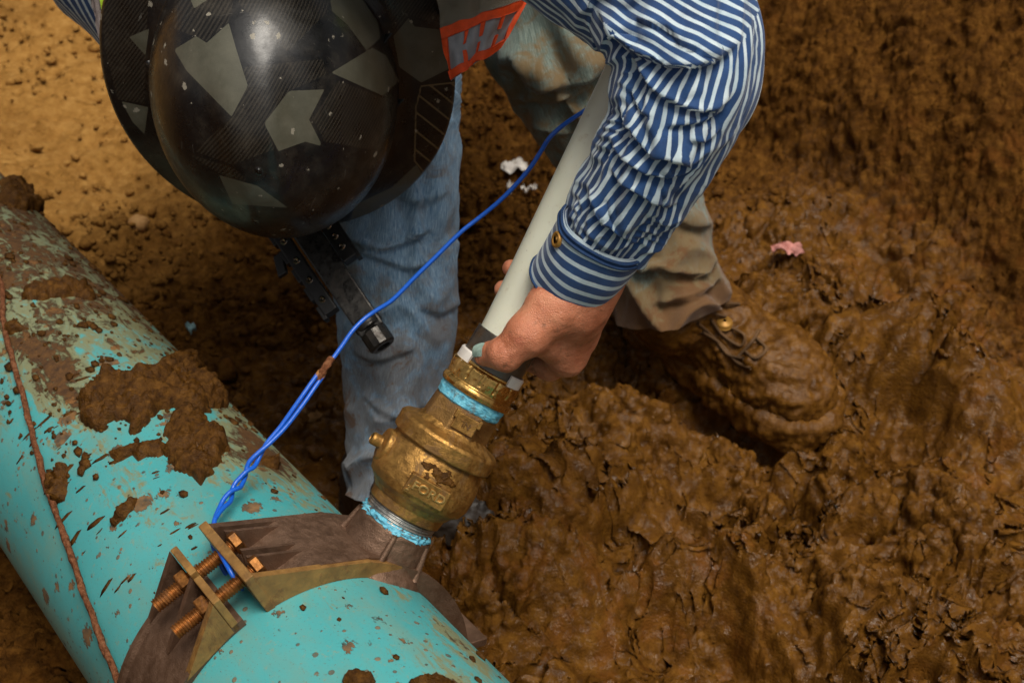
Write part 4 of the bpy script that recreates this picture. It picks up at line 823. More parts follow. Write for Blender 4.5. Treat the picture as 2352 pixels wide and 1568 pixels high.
for kind, b in prof:
    if kind == 'd':
        th = b*np.pi/2; s = math.sin(th)**.92; z = .022+.132*math.cos(th)**.86
        X = .1000*s*ca; Y = .1195*s*sa
        crest = .0055*np.exp(-(X/.026)**4)*sstep(-.11, -.02, -np.abs(Y)+.0)*(z-.022)/.13; Zz = np.full(na, z)+crest*2.0
    else:
        rx, ry = .1000+(.1475-.1000)*b, .1195+(.1660-.1195)*b; X = rx*ca; Y = ry*sa
        Zz = .022-.006*np.sin(min(b*6, np.pi/2))-.022*b**1.6+.010*b*b*ca**2-(.010*b*b)*(sa > .2)*sa**2
        if b > .95: Zz = Zz-.0025*(b-.95)/.05
    rows.append(np.stack([X, Y, Zz], -1))
rows = np.array(rows); outer = rows.copy(); inner = rows[::-1].copy(); inner[..., 2] -= .0032; nr = len(rows)
sc_ = np.linalg.norm(inner[..., :2], axis=-1); inner[..., :2] *= ((np.maximum(sc_-.0025, 0))/np.maximum(sc_, 1e-9))[..., None]
allr = np.concatenate([outer, inner]); loc = allr.reshape(-1, 3); Vh = hat_c+loc[:, :1]*Xh+loc[:, 1:2]*Yh+loc[:, 2:]*Zh
Fh = [tuple(f) for f in grid_faces(len(allr), na, False, True)]+[tuple(range(na))[::-1], tuple(range((len(allr)-1)*na, len(allr)*na))]
c1 = lambda L: [(.44*x+94.1, .44*y) for x, y in L]
SH = [c1(L) for L in ([(695, 260), (810, 190), (865, 225), (980, 120), (1020, 260), (1080, 450), (995, 610), (760, 370)], [(1165, 645), (1295, 475), (1480, 468), (1400, 625), (1470, 765), (1380, 740), (1240, 790)], [(1515, 380), (1730, 250), (1800, 290), (1870, 425), (1785, 500)], [(1510, 0), (1640, -60), (1760, 120), (1770, 200), (1700, 265), (1600, 130), (1520, 60)], [(1840, 190), (1920, 95), (1950, 140), (2110, 160), (2190, 330), (1985, 432), (1870, 350)], [(930, 915), (1130, 970), (1290, 1085), (1000, 1065)], [(1615, 1150), (1640, 1070), (1830, 980), (1960, 860), (2020, 960), (1900, 1110), (1620, 1190)], [(460, 195), (565, 150), (545, 290)], [(780, 0), (860, -60), (900, -20), (800, 45)], [(420, 530), (560, 560), (540, 700), (480, 640)])]
WE = [c1(L) for L in ([(1060, 350), (1470, 310), (1490, 390), (1290, 480), (1170, 640), (1220, 780), (1000, 860), (800, 790), (1010, 600)], [(1420, 620), (1550, 420), (1800, 520), (1840, 640), (1720, 780), (1480, 740)], [(700, 0), (1010, -20), (980, 115), (865, 215), (690, 150)], [(1020, 0), (1500, -30), (1500, 60), (1290, 270), (1180, 190)], [(1790, 0), (1900, -60), (2050, -60), (2060, 120), (1920, 80), (1850, 180)], [(320, -20), (560, -20), (540, 540), (400, 520), (330, 240)], [(1180, 1190), (1640, 1160), (1600, 1300), (1300, 1300)], [(760, 800), (1010, 880), (1100, 960), (920, 900)])]
LN = c1([(1985, 450), (2175, 430), (2160, 640), (2050, 960), (1950, 840), (1958, 560)])
hqx, hqy = proj(Vh); S2 = 1.2/FPX
shard = np.max([poly_sd(hqx, hqy, p) for p in SH], 0)*S2; weave = np.max([poly_sd(hqx, hqy, p) for p in WE], 0)*S2
lsd = poly_sd(hqx, hqy, LN)*S2; per = .0125; dg = ((hqx*.62-hqy*.78)*S2) % per; lines = np.where(lsd > 0, np.minimum(.0010-np.abs(dg-per/2), .0010), -.002); lines = np.maximum(lines, .0009-np.abs(lsd))
mesh_obj('shell', Vh, Fh, M['helmet'], hat, uv=loc[:, :2]*4.5, attrs={'shard': shard, 'weave': weave, 'lines': lines})
for ex in (-1, 1):                                       # inner suspension straps
    pts = [hat_c+Xh*x+Yh*y*ex+Zh*z for x, y, z in ((-.095, .03, .02), (-.06, .025, .10), (0, .012, .122), (.06, .025, .10), (.095, .03, .02))]
    mesh_obj('suspension_strap', *sweep(catmull(pts, 40), .002, 8, rad2=.009)[:2], M['black_dull'], hat)

# ------------------------------------------------------------------ black tool hanging under the brim
tool = empty('hand_tool', P3(865, 775, 1.27)); tag(tool, 'black steel tool bar with bolted side plates under the hard hat brim', 'tool')
ta, tb = P3(668, 480, 1.30), P3(858, 762, 1.27); td = nrm(tb-ta); tn = nrm(toC-(toC@td)*td); ts = np.cross(td, tn); ts = ts if ts@RT > 0 else -ts; L_ = np.linalg.norm(tb-ta)
mesh_obj('bar', *box((ta+tb)/2, L_/2, .0120, .0085, td, ts, tn, .0016), M['black_tool'], tool, smooth=False)
def tpos(f, s, n): return ta+td*L_*f+ts*s+tn*n
for s, f0, f1 in ((-.0215, .05, .74), (.0195, .05, .52)):
    n = 7
    c = (f0+f1)/2; pl = mesh_obj('side_plate', *box(tpos(c, s, -.002), L_*(f1-f0)/2, .0068, .0075, td, ts, tn, .0014), M['black_dull'], tool, smooth=False)
    for f in np.linspace(f0+.12, f1-.1, 4): mesh_obj('rivet', *lathe([(0, .0032), (.0012, .0030), (.0020, .0016)], 14, tpos(f, s, .0055), tn, ts), M['chrome'], pl)
    for f in np.linspace(f0+.06, f1-.03, 5): mesh_obj('tooth', *box(tpos(f, s+math.copysign(.0075, s), -.002), .0070, .0022, .0065, td, ts, tn, .0008), M['black_dull'], pl, smooth=False)
so = mesh_obj('socket', *lathe([(-.004, .0090), (0, .0125), (.0150, .0125), (.0165, .0110), (.0165, .007), (.006, .006)], 12, tb, td, ts), M['black_tool'], tool, smooth=False)
mesh_obj('collar', *lathe([(-.014, .0120), (-.012, .0135), (-.006, .0135), (-.004, .0120)], 24, tb, td, ts), M['black_tool'], tool)
mesh_obj('hook', *box(tpos(.28, -.036, 0), .010, .0045, .004, nrm(td*.9-ts*.3), ts, tn, .001), M['black_dull'], tool, smooth=False)

# ------------------------------------------------------------------ person
person = empty('person', GZ(1300, 1000, .10)); tag(person, 'worker in striped shirt and jeans bending down to hold the white tube', 'person')
SHL, SHR = np.array([-.10, 1.06, .86]), np.array([-.40, 1.26, .84]); ELB = P3(1565, 120, .93); WR = P3(1333, 676, .984)
HIPL, HIPR = np.array([.03, 1.70, .78]), np.array([-.17, 1.62, .76])
KNL, KNR = P3(1262, 5, 1.44), P3(905, 330, 1.37); ANL, ANR = P3(1535, 665, 1.60), P3(930, 1110, 1.40)
NECK = (SHL+SHR)/2+np.array([.01, -.06, -.06]); HEAD = hat_c+Zh*.0+Yh*.0-Zh*.035; ELR = np.array([-.385, 1.27, .60]); HNR = P3(640, 360, 1.37)
tfr = {}
def tube_frame(t):
    """centre of the tube near boss coordinate t and unit vectors: to camera, right, along"""
    sg = np.concatenate([[0], np.cumsum(np.linalg.norm(np.diff(TUBE, axis=0), axis=1))])+.268; i = int(np.clip(np.searchsorted(sg, t), 1, len(TUBE)-1))
    f = (t-sg[i-1])/(sg[i]-sg[i-1]); c = TUBE[i-1]+(TUBE[i]-TUBE[i-1])*f; d = nrm(TUBE[i]-TUBE[i-1]); cc = CAM-c; cc = nrm(cc-(cc@d)*d); rr = np.cross(d, cc); rr = rr if rr@RT > 0 else -rr; return c, cc, rr, d
def around(t, th, r): c, cc, rr, d = tube_frame(t); a = math.radians(th); return c+(cc*math.cos(a)+rr*math.sin(a))*r
# left hand: fingers close behind the tube, thumb pressed on the sleeve in front
fing = []
for t0, t1, thend, r0, ml in ((.2930, .2960, 196, .0095, 0.), (.3110, .3130, 200, .0098, .002), (.3290, .3300, 217, .0088, .0), (.3460, .3465, 222, .0076, -.004)):
    fing.append([around(t0+.018, 90, .0430+ml), around(t0+.006, 118, .0410+ml), around(t1, 150, .0350), around(t1, 190, .0325), around(t1, thend, .0315), r0])
th_cmc = P3(1268, 706, .972); th_mcp = P3(1208, 770, .968); th_ip = P3(1162, 812, .9705); th_tip = P3(1116, 815, .984)
forearm_d = nrm(WR-ELB)
def hand_sdf(p):
    d = cone(p, WR-forearm_d*.075, WR-forearm_d*.02, .0275, .0235); e = cone(p, WR-forearm_d*.02, WR+forearm_d*.010, .0235, .0215); d = smin(d, e, .012)
    for k, f in enumerate(fing):
        r = f[5]
        d = smin(d, cone(p, WR+forearm_d*.004+(f[0]-fing[1][0])*.35, f[0], .0165, .0120 if k else .0128), .012)
    d = smin(d, cone(p, fing[0][0], fing[3][0], .0105, .0095), .008)
    d = smin(d, cone(p, WR, th_cmc, .0195, .0165), .012)
    d = smin(d, cone(p, th_cmc, th_mcp, .0165, .0130), .010); d = smin(d, cone(p, th_mcp, fing[0][0], .0105, .0095), .012)
    for f in fing:
        r = f[5]; g = cone(p, f[0], f[1], r*1.22, r*1.12)
        g = smin(g, cone(p, f[1], f[2], r*1.10, r*1.02), .004); g = smin(g, cone(p, f[2], f[3], r, r*.95), .004); g = smin(g, cone(p, f[3], f[4], r*.95, r*.80), .004); d = smin(d, g, .0055)
    g = smin(cone(p, th_mcp, th_ip, .0125, .0110), cone(p, th_ip, th_tip, .0114, .0084), .004); g = smin(g, cone(p, th_ip, th_ip, .0122, .0122), .003); d = smin(d, g, .006)
    return d
keyp = np.array([q for f in fing for q in f[:5]]+[th_tip, th_cmc, WR-forearm_d*.07]); lo, hi = keyp.min(0)-.035, keyp.max(0)+.035
hg, lo = sgrid(lo, hi, .0014); hd_ = hand_sdf(hg); HV, HF = surfnet(hd_, lo, .0014); HV = relax(HV, HF, 3, .4); HN = vnormals(HV, HF)
HV = HV+HN*(.0006*perlin3(HV*90)+.0003*perlin3(HV*260))[:, None]
# tendons, creases at the thumb joint
def crease(V, a, b, wd, dp):
    a, b = np.asarray(a), np.asarray(b); ab = b-a; t = np.clip(((V-a)@ab)/(ab@ab), 0, 1); d = np.linalg.norm(V-a-t[:, None]*ab, axis=1); return -dp*np.exp(-(d/wd)**2)
for px0, py0, px1, py1, dd in ((1150, 790, 1168, 843, .968), (1157, 788, 1176, 838, .966), (1198, 742, 1216, 734, .957), (1196, 730, 1214, 722, .957), (1196, 752, 1222, 742, .957), (1143, 795, 1158, 846, .968)):
    a, b = P3(px0, py0, dd-.006), P3(px1, py1, dd-.006); HV = HV+HN*crease(HV, a, b, .0020+.006*0, .0009)[:, None]
# body beneath the clothes, one surface
bl = [(SHL, ELB, .042, .030), (ELB, WR-forearm_d*.05, .030, .022), (SHR, ELR, .050, .040), (ELR, HNR, .040, .026), (HNR, HNR+nrm(HNR-ELR)*.05, .036, .030), (HIPL, KNL, .070, .042), (KNL, ANL, .040, .030), (HIPR, KNR, .070, .042), (KNR, ANR, .040, .030),
      (HIPL, HIPR, .095, .095), ((HIPL+HIPR)/2, (SHL+SHR)/2+np.array([0, .08, -.04]), .120, .125), (SHL, SHR, .070, .070), (NECK, HEAD-Zh*.02, .055, .055)]
bg, lo = sgrid((-.60, .74, .05), (.36, 1.88, 1.02), .010); bd = np.full(bg.shape[:3], 9., np.float32)
for a, b, r1, r2 in bl: bd = smin(bd, cone(bg, a, b, r1, r2), .03)
BV, BF = surfnet(bd, lo, .010); BV = relax(BV, BF, 2, .4)
# head with a face looking down past the main
hM = np.stack([Xh, Yh, Zh]); hc = HEAD-Zh*.055
lo = hc-.16; hg2, lo = sgrid(lo, hc+.16, .0045)
def hp(x, y, z): return hc+Xh*x+Yh*y+Zh*z
hd2 = ell(hg2, hp(0, -.008, .035), hM, (.074, .092, .085)); hd2 = smin(hd2, ell(hg2, hp(0, .012, -.035), hM, (.062, .075, .082)), .03); hd2 = smin(hd2, cone(hg2, hp(0, .060, -.075), hp(0, .068, -.095), .024, .020), .03)
hd2 = smin(hd2, cone(hg2, hp(0, .086, .015), hp(0, .104, -.026), .008, .013), .012)
for s in (-1, 1):
    hd2 = smin(hd2, ell(hg2, hp(s*.076, -.012, .0), hM, (.010, .020, .032)), .006); hd2 = smin(hd2, cone(hg2, hp(s*.018, .083, .024), hp(s*.045, .072, .026), .009, .009), .010)
    hd2 = -smin(-hd2, cone(hg2, hp(s*.032, .088, .006), hp(s*.034, .088, .006), .013, .013), .008); hd2 = smin(hd2, cone(hg2, hp(s*.009, .098, -.030), hp(s*.011, .098, -.030), .009, .009), .006)
hd2 = smin(hd2, cone(hg2, hp(-.020, .080, -.056), hp(.020, .080, -.056), .008, .008), .006); hd2 = smin(hd2, cone(hg2, hp(-.017, .079, -.070), hp(.017, .079, -.070), .009, .009), .006)
HDV, HDF = surfnet(hd2, lo, .0045); HDV = relax(HDV, HDF, 2, .4)
Vb = np.concatenate([HV, BV, HDV]); Fb = np.concatenate([HF, BF+len(HV), HDF+len(HV)+len(BV)])
mesh_obj('body', Vb, Fb, M['skin'], person)
for s in (-1, 1): mesh_obj('eye', *lathe([(-.011, .001), (-.008, .008), (0, .0115), (.008, .008), (.011, .001)], 20, hp(s*.032, .076, .006), Yh, Xh), M['eye'], person)
v_, f_ = surfnet(np.maximum(ell(hg2, hp(0, -.012, .035), hM, (.079, .094, .088)), (hg2-hp(0, .03, .0))@Yh.astype(np.float32)-.02), lo, .0045); mesh_obj('hair', v_, f_, M['hair'], person)
# thumb nail, smeared with paste
nd = nrm(th_tip-th_ip); nn = nrm(nrm(-UP*-.55+(-FW)*.6-RT*.25)-0*nd); nn = nrm(nn-(nn@nd)*nd); nb = np.cross(nd, nn); U_, W_ = np.meshgrid(np.linspace(-1, 1, 15), np.linspace(-1, 1, 15), indexing='ij')
nv = th_tip-nd*.0015+nd*(W_*.0068)[..., None]+(nb*(np.sin(U_*.95)*.0080*(1-.12*W_**4))[..., None])+(nn*((np.cos(U_*.95)*.0094-.0006*W_**2+.0001))[..., None])
mesh_obj('thumb_nail', nv.reshape(-1, 3), grid_faces(15, 15), M['nail'], person)

# shirt sleeve of the reaching arm
def lerpk(x, xs, ys): return np.interp(x, xs, ys)
def sleeve():
    up0 = SHL+np.array([-.02, .03, .03]); cuff_top = P3(1383, 556, .958)
    pts = [up0, SHL*.5+P3(1390, -90, .96)*.5, P3(1470, -60, .930), P3(1555, 50, .905), P3(1578, 160, .895), P3(1540, 290, .905), P3(1475, 400, .925), P3(1418, 490, .946), cuff_top]
    path = even(catmull(pts, 400), 420); n = len(path); t = np.linspace(0, 1, n)
    rad = np.interp(t, [0, .25, .45, .58, .68, .80, .90, .97, 1], [.085, .075, .066, .0560, .0500, .0440, .0375, .0345, .0300])
    Ls = np.linalg.norm(np.diff(path, axis=0), axis=1).sum()
    T, N, B = frames(path, RT)
    def disp(u, v):
        tt = v/Ls
        # camera side angle 0 = N ; long folds across the arm, drooping to a smile
        face = .12+.88*np.clip(np.sin(u)*1.25, 0, 1)**.8; ph = v*25-.85*np.sin(u)+.45*np.cos(u+.6)+1.2*perlin2(v*9, np.cos(u)*.9+2, 71)+.6*perlin2(np.sin(u)*1.7, v*17, 72)
        f = ph-np.floor(ph); saw = np.where(f < .80, (f/.80)**1.5, 1-sstep(.80, 1.0, f))
        amp = .0060*sstep(.30, .55, tt)*(1-.45*sstep(.85, 1, tt))*(.50+.75*sstep(-.35, .45, perlin2(np.cos(u)*1.2+v*5, np.sin(u)*1.2+3, 73)))
        d = amp*(saw-.35)*face
        ph2 = v*95+1.2*np.cos(u-1.9)+1.6*perlin2(np.cos(u)*2, v*30, 74); f2 = ph2-np.floor(ph2); d = d+.0022*face*sstep(.55, .72, tt)*(np.where(f2 < .75, f2/.75, (1-f2)/.25)-.4)*sstep(-.2, .5, perlin2(np.cos(u)*2, np.sin(u)*2+v*12, 75))
        d = d+.006*fbm2(np.cos(u)*1.3+v*6, np.sin(u)*1.3, 2, 76)+.0016*perlin2(np.cos(u)*5+v*50, np.sin(u)*5, 77)
        return d
    V, F, U, S = sweep(path, rad, 200, ref=RT, disp=disp, cap=False)
    rr = np.repeat(rad, 200); uu = ((U+.18+.0) % 1.)-.5      # the seam hides on the far side
    return V, F, np.stack([uu*2*np.pi*np.maximum(rr, .036)/.0074, S], 1), path
SV, SF, SUV, spath = sleeve()
c2 = lambda L: [(.36*x+987.8, .36*y) for x, y in L]
FOLD1 = [(1060, 60), (1140, 200), (1260, 310), (1500, 415), (1700, 432), (1850, 375), (2010, 240)]
ff = [(c2(FOLD1), .0085, 34, 20, .9), (c2([(1170, 240), (1300, 380), (1400, 560), (1560, 660), (1720, 712), (1840, 690), (1960, 560)]), .0055, 30, 18, -.8), (c2([(1180, 620), (1260, 800), (1390, 970), (1510, 1015), (1660, 1040), (1820, 950)]), .0055, 30, 18, .7),
      (c2([(1120, 840), (1200, 975), (1290, 1065), (1420, 1120), (1560, 1125), (1740, 1070)]), .0048, 24, 15, -.6), (c2([(1130, 1060), (1230, 1175), (1340, 1245), (1450, 1302), (1600, 1300)]), .0044, 22, 14, .6), (c2([(1000, 1180), (1080, 1385), (1180, 1475), (1300, 1550)]), .0052, 18, 11, .7),
      (c2([(1500, 150), (1620, 290), (1780, 352), (1900, 300)]), .0040, 22, 12, .3), (c2([(1300, 120), (1420, 165), (1580, 215)]), .0045, 18, 10, .4), (c2([(1480, 820), (1600, 800), (1740, 780), (1900, 700)]), .0040, 18, 10, -.4), (c2([(1640, 900), (1760, 900), (1860, 820)]), .0035, 14, 9, .4), (c2([(1270, 560), (1340, 700), (1420, 760)]), .0035, 14, 9, .3), (c2([(1380, 1380), (1500, 1440), (1620, 1400)]), .0035, 14, 9, .4)]
SFa = np.array([f for f in SF if len(f) == 4]); SN = vnormals(SV, SFa)
SV, ssh = px_folds(SV, SN, ff); SUV[:, 0] += ssh
# above the deep fold at the elbow the cloth of the upper arm runs the other way
sqx, sqy = proj(SV); fl = np.array(c2([(200, -400)]+[(900, -60)]+FOLD1+[(2100, 60), (2400, -300)])); above = sstep(-4, 4, np.interp(sqx, fl[:, 0], fl[:, 1])-sqy)*((SN*(CAM-SV)).sum(1) > 0)
alt = (-.53*sqx+.85*sqy)/22.5+.35*perlin2(sqx*.012, sqy*.012, 4)+.8*np.exp(-((sqx-1690)/60)**2); mesh_obj('shirt_sleeve', SV, SFa, M['stripe'], person, uv=SUV, uv2=(np.stack([alt, SUV[:, 1]], 1), above[SFa].mean(1) > .5))
# cuff
cpath = even(catmull([P3(1396, 528, .950), P3(1352, 597, .966), P3(1307, 655, .984)], 60), 60); n = 60; t = np.linspace(0, 1, n)
crad = np.interp(t, [0, .08, .5, 1], [.0318, .0330, .0322, .0300])
def cdisp(u, v): return .0016*perlin2(np.cos(u)*1.5+v*14, np.sin(u)*1.5, 80)+.0014*np.cos(u*2+1)+.0007*np.cos(u*5+v*50)
CV, CF, CU, CS = sweep(cpath, crad, 120, ref=RT, disp=cdisp, cap=False, rad2=crad*.96)
CVi, CFi, _, _ = sweep(cpath, crad-.0016, 120, ref=RT, disp=cdisp, cap=False, rad2=crad*.96-.0016)
m_ = len(CV); CFj = list(CF)+[tuple(i+m_ for i in f[::-1]) for f in CFi]+[((n-1)*120+k, (n-1)*120+(k+1) % 120, m_+(n-1)*120+(k+1) % 120, m_+(n-1)*120+k) for k in range(120)]
cuv = np.stack([CU, CS/.0082+.3+.25*np.cos(CU*6.28-1.)], 1); cuff = mesh_obj('cuff', np.concatenate([CV, CVi]), CFj, M['stripe_cuff'], person, uv=np.concatenate([cuv, cuv]))
for k, row in ((0, 3), (0, 7), (1, 57)):
    ringp = CV.reshape(n, 120, 3)[row]; ctr = ringp.mean(0); ringp = ctr+(ringp-ctr)*1.012; ringp = np.vstack([ringp, ringp[:2]])
    mesh_obj('seam', *sweep(ringp, .0012 if k == 0 else .0010, 8, ref=T_)[:2], M['navy'], cuff)
CNn = vnormals(CV, np.array(CF)); cqx, cqy = proj(CV); ci = np.argmin(np.hypot(cqx-1281, cqy-552)+1e3*((CNn*(CAM-CV)).sum(1) < 0)); mesh_obj('cuff_button', *lathe([(-.001, .0052), (.0014, .0056), (.0022, .0050), (.0017, .0030)], 20, CV[ci], CNn[ci], UP), M['grommet'], cuff)
# torso of the shirt, other sleeve
tg, lo = sgrid((-.62, .92, .42), (.16, 1.86, 1.10), .010); d = np.full(tg.shape[:3], 9., np.float32)
for a, b, r1, r2 in (((HIPL+HIPR)/2, (SHL+SHR)/2+np.array([0, .08, -.03]), .150, .155), (SHL, SHR, .085, .085), (SHL, SHL*.7+ELB*.3, .078, .074), (SHR, ELR, .066, .052), (ELR, HNR*.9+ELR*.1, .052, .042), (HIPL, HIPR, .12, .12)): d = smin(d, cone(tg, a, b, r1, r2), .035)
d = np.maximum(d, -(cone(tg, NECK, HEAD-Zh*.02, .075, .075))); d = np.maximum(d, (tg-((HIPL+HIPR)/2+np.array([0, -.02, 0])))@nrm((HIPL+HIPR)-(SHL+SHR)).astype(np.float32))
TV, TF = surfnet(d, lo, .010); TV = relax(TV, TF, 3, .45); TN = vnormals(TV, TF); TV = TV+TN*(.010*perlin3(TV*12)+.005*perlin3(TV*32))[:, None]
ax_s = nrm(SHL-SHR); mesh_obj('shirt', TV, TF, M['stripe'], person, uv=np.stack([(TV@ax_s)/.0080+(TV[:, 2])*18, TV[:, 1]], 1))
# jeans
def leg(hip, kn, an, radk, seed, extra=None):
    pts = [hip, hip*.5+kn*.5, kn]+(extra or [])+[an]; path = even(catmull(pts, 300), 330); t = np.linspace(0, 1, 330); rad = np.interp(t, radk[0], radk[1]); Ls = np.linalg.norm(np.diff(path, axis=0), axis=1).sum()
    kt = np.linalg.norm(path-kn, axis=1).argmin()/330.
    def disp(u, v):
        tt = v/Ls; ph = v*15+1.0*np.cos(u-2.2)+1.1*perlin2(v*8, np.cos(u)*1.1, seed)+.8*perlin2(np.sin(u)*1.5, v*12, seed+1); f = ph-np.floor(ph)
        near = np.exp(-((tt-kt)/.14)**2)+.8*sstep(.86, .97, tt); ridge = (1-np.abs(2*f-1))**1.6
        face = .25+.75*np.clip(np.sin(u)*1.2, 0, 1); return (.014*near+.004)*face*(ridge-.35)+.006*fbm2(np.cos(u)*1.1+v*7, np.sin(u)*1.1, 3, seed+2)+.0012*perlin2(np.cos(u)*6, np.sin(u)*6+v*70, seed+3)
    V, F, U, S = sweep(path, rad, 110, ref=RT, disp=disp, cap=False); return V, F, np.stack([U, S*2.2], 1), S/Ls, V
JR = leg(HIPR, KNR, P3(885, 1140, 1.395), ([0, .35, .50, .62, .72, .82, .92, 1], [.105, .088, .068, .064, .063, .054, .044, .042]), 300, [P3(905, 560, 1.375), P3(918, 740, 1.383), P3(905, 930, 1.39)])
JRN = vnormals(JR[0], np.array(JR[1])); jrv, _ = px_folds(JR[0], JRN, [([(770, 545), (863, 572), (926, 561), (1000, 520)], .008, 26, 16, 0), ([(800, 570), (884, 601), (947, 618), (1010, 590)], .007, 24, 14, 0), ([(900, 440), (960, 470), (1040, 440)], .006, 24, 16, 0), ([(800, 800), (860, 830), (960, 800)], .005, 30, 20, 0), ([(820, 900), (900, 960), (980, 930)], .006, 30, 20, 0), ([(950, 700), (1010, 720), (1070, 690)], .004, 30, 20, 0)]); JR = (jrv,)+JR[1:]
mr_ = .22+.42*sstep(.55, .95, JR[3])+.5*sstep(.80, 1.0, JR[3])*0; mesh_obj('jeans_leg', JR[0], JR[1], M['denim'], person, uv=JR[2], attrs={'mud': mr_})
JL = leg(HIPL, KNL, P3(1546, 708, 1.60), ([0, .35, .5, .62, .80, .92, 1], [.105, .092, .080, .072, .062, .062, .066]), 340, [P3(1375, 270, 1.50), P3(1500, 510, 1.57)])
JLN = vnormals(JL[0], np.array(JL[1])); jlv, _ = px_folds(JL[0], JLN, [([(1150, 120), (1240, 202), (1330, 190), (1400, 165)], .010, 40, 24, 0), ([(1175, 225), (1261, 238), (1360, 210)], .008, 30, 20, 0), ([(1210, 290), (1290, 310), (1360, 290)], .007, 26, 18, 0), ([(1440, 620), (1552, 625), (1607, 634), (1655, 590)], .010, 30, 16, 0), ([(1490, 700), (1590, 685), (1660, 635)], .009, 26, 14, 0), ([(1520, 480), (1580, 520), (1640, 520)], .006, 26, 18, 0)]); JL = (jlv,)+JL[1:]
ml_ = .46+.14*sstep(.5, .9, JL[3])+.30*sstep(.93, 1., JL[3]); mesh_obj('jeans_leg', JL[0], JL[1], M['denim_mud'], person, uv=JL[2], attrs={'mud': ml_})
d = smin(cone(tg, HIPL, HIPR, .128, .128), cone(tg, (HIPL+HIPR)/2, (HIPL+HIPR)/2+np.array([-.02, -.10, .02]), .125, .135), .03); jv, jf = surfnet(d, lo, .010)
mesh_obj('jeans_seat', jv, jf, M['denim_mud'], person, uv=jv[:, :2], attrs={'mud': np.full(len(jv), .2)})
# vest: binding at the right shoulder, flap beside the hat
vest = mesh_obj('vest_flap', *(lambda q: q)((lambda: None)() or (lambda: (np.zeros((3, 3)), [(0, 1, 2)]))()), M['silver'], person); bpy.data.objects.remove(vest)
def sheet(corner, d, nu=40, nv=40, thick=.0012, bulge=.010, seed=0):
    """corner: four picture corners TL, TR, BR, BL -> curved cloth with thickness"""
    c = np.array(corner, float); u, v = np.meshgrid(np.linspace(0, 1, nu), np.linspace(0, 1, nv), indexing='ij')
    q = (1-u)[..., None]*((1-v)[..., None]*c[0]+v[..., None]*c[3])+u[..., None]*((1-v)[..., None]*c[1]+v[..., None]*c[2])
    dep = d(u, v)+.006*perlin2(u*3+seed, v*3, 90)+.003*perlin2(u*8, v*8+seed, 91)
    P = CAM+(FW+RT*((q[..., 0]-1176)/FPX)[..., None]+UP*((784-q[..., 1])/FPX)[..., None])*dep[..., None]; return P, q
def cloth(name, P, mat, parent, th=.0014, lift=0., uvs=1.):
    nu, nv = P.shape[:2]; du = np.gradient(P, axis=0); dv = np.gradient(P, axis=1); nn_ = np.cross(du, dv); nn_ /= np.linalg.norm(nn_, axis=-1)[..., None]
    if (nn_*(CAM-P)).sum() < 0: nn_ = -nn_
    A = P+nn_*(lift+th); B = P+nn_*lift; n = nu*nv; f = grid_faces(nu, nv); rim = [i*nv for i in range(nu)]+[(nu-1)*nv+j for j in range(1, nv)]+[i*nv+nv-1 for i in range(nu-2, -1, -1)]+[j for j in range(nv-2, 0, -1)]
    F = [tuple(x) for x in f]+[tuple(x[::-1]) for x in f+n]+[(rim[k], rim[(k+1) % len(rim)], rim[(k+1) % len(rim)]+n, rim[k]+n) for k in range(len(rim))]
    u, v = np.meshgrid(np.linspace(0, 1, nu), np.linspace(0, 1, nv), indexing='ij'); uv = np.stack([u, v], -1).reshape(-1, 2)*uvs
    return mesh_obj(name, np.concatenate([A.reshape(-1, 3), B.reshape(-1, 3)]), F, M[mat], parent, uv=np.concatenate([uv, uv]))
vd = lambda u, v: 1.135-.02*np.sin(u*2.6)+.03*u
P, q = sheet([(960, -260), (1400, -330), (1150, 104), (1036, 186)], vd, 60, 110); vf = cloth('vest_flap', P, 'silver', person)
def sub(P, u0, u1, v0, v1, nu=24, nv=10):
    gu, gv = np.linspace(u0, u1, nu)*(P.shape[0]-1), np.linspace(v0, v1, nv)*(P.shape[1]-1); iu, iv = np.clip(gu.astype(int), 0, P.shape[0]-2), np.clip(gv.astype(int), 0, P.shape[1]-2); fu, fv = (gu-iu)[:, None, None], (gv-iv)[None, :, None]
    return P[iu][:, iv]*(1-fu)*(1-fv)+P[iu+1][:, iv]*fu*(1-fv)+P[iu][:, iv+1]*(1-fu)*fv+P[iu+1][:, iv+1]*fu*fv
cloth('woven_band', sub(P, 0., .94, .42, .735), 'band', vf, .0010, .0016); cloth('orange_trim', sub(P, 0, 1, .735, .790), 'orange', vf, .0014, .0016); cloth('orange_hem', sub(P, 0, 1, .955, 1.0), 'orange', vf, .0014, .0016)
cloth('orange_edge', sub(P, .0, .055, .790, .955), 'orange', vf, .0012, .0016); cloth('orange_edge', sub(P, .93, 1, .40, .955), 'orange', vf, .0012, .0016); cloth('lime_mesh', sub(P, 0, 1, .0, .42), 'lime', vf, .0010, .0014)
for k in (.27, .50, .73): cloth('orange_stitch', sub(P, k-.022, k+.022, .790, .860, 4, 8), 'orange', vf, .0010, .0014); cloth('orange_stitch', sub(P, k-.022, k+.022, .895, .955, 4, 8), 'orange', vf, .0010, .0014)
vd2 = lambda u, v: 1.235+.0*u
P, q = sheet([(178, -120), (252, -120), (250, 60), (240, 125)], vd2, 20, 40); cloth('vest_binding', P, 'greyfab', person)
P, q = sheet([(208, -140), (300, -140), (285, 20), (240, 45)], lambda u, v: 1.228+0*u, 20, 40); cloth('vest_mesh', P, 'lime', person)

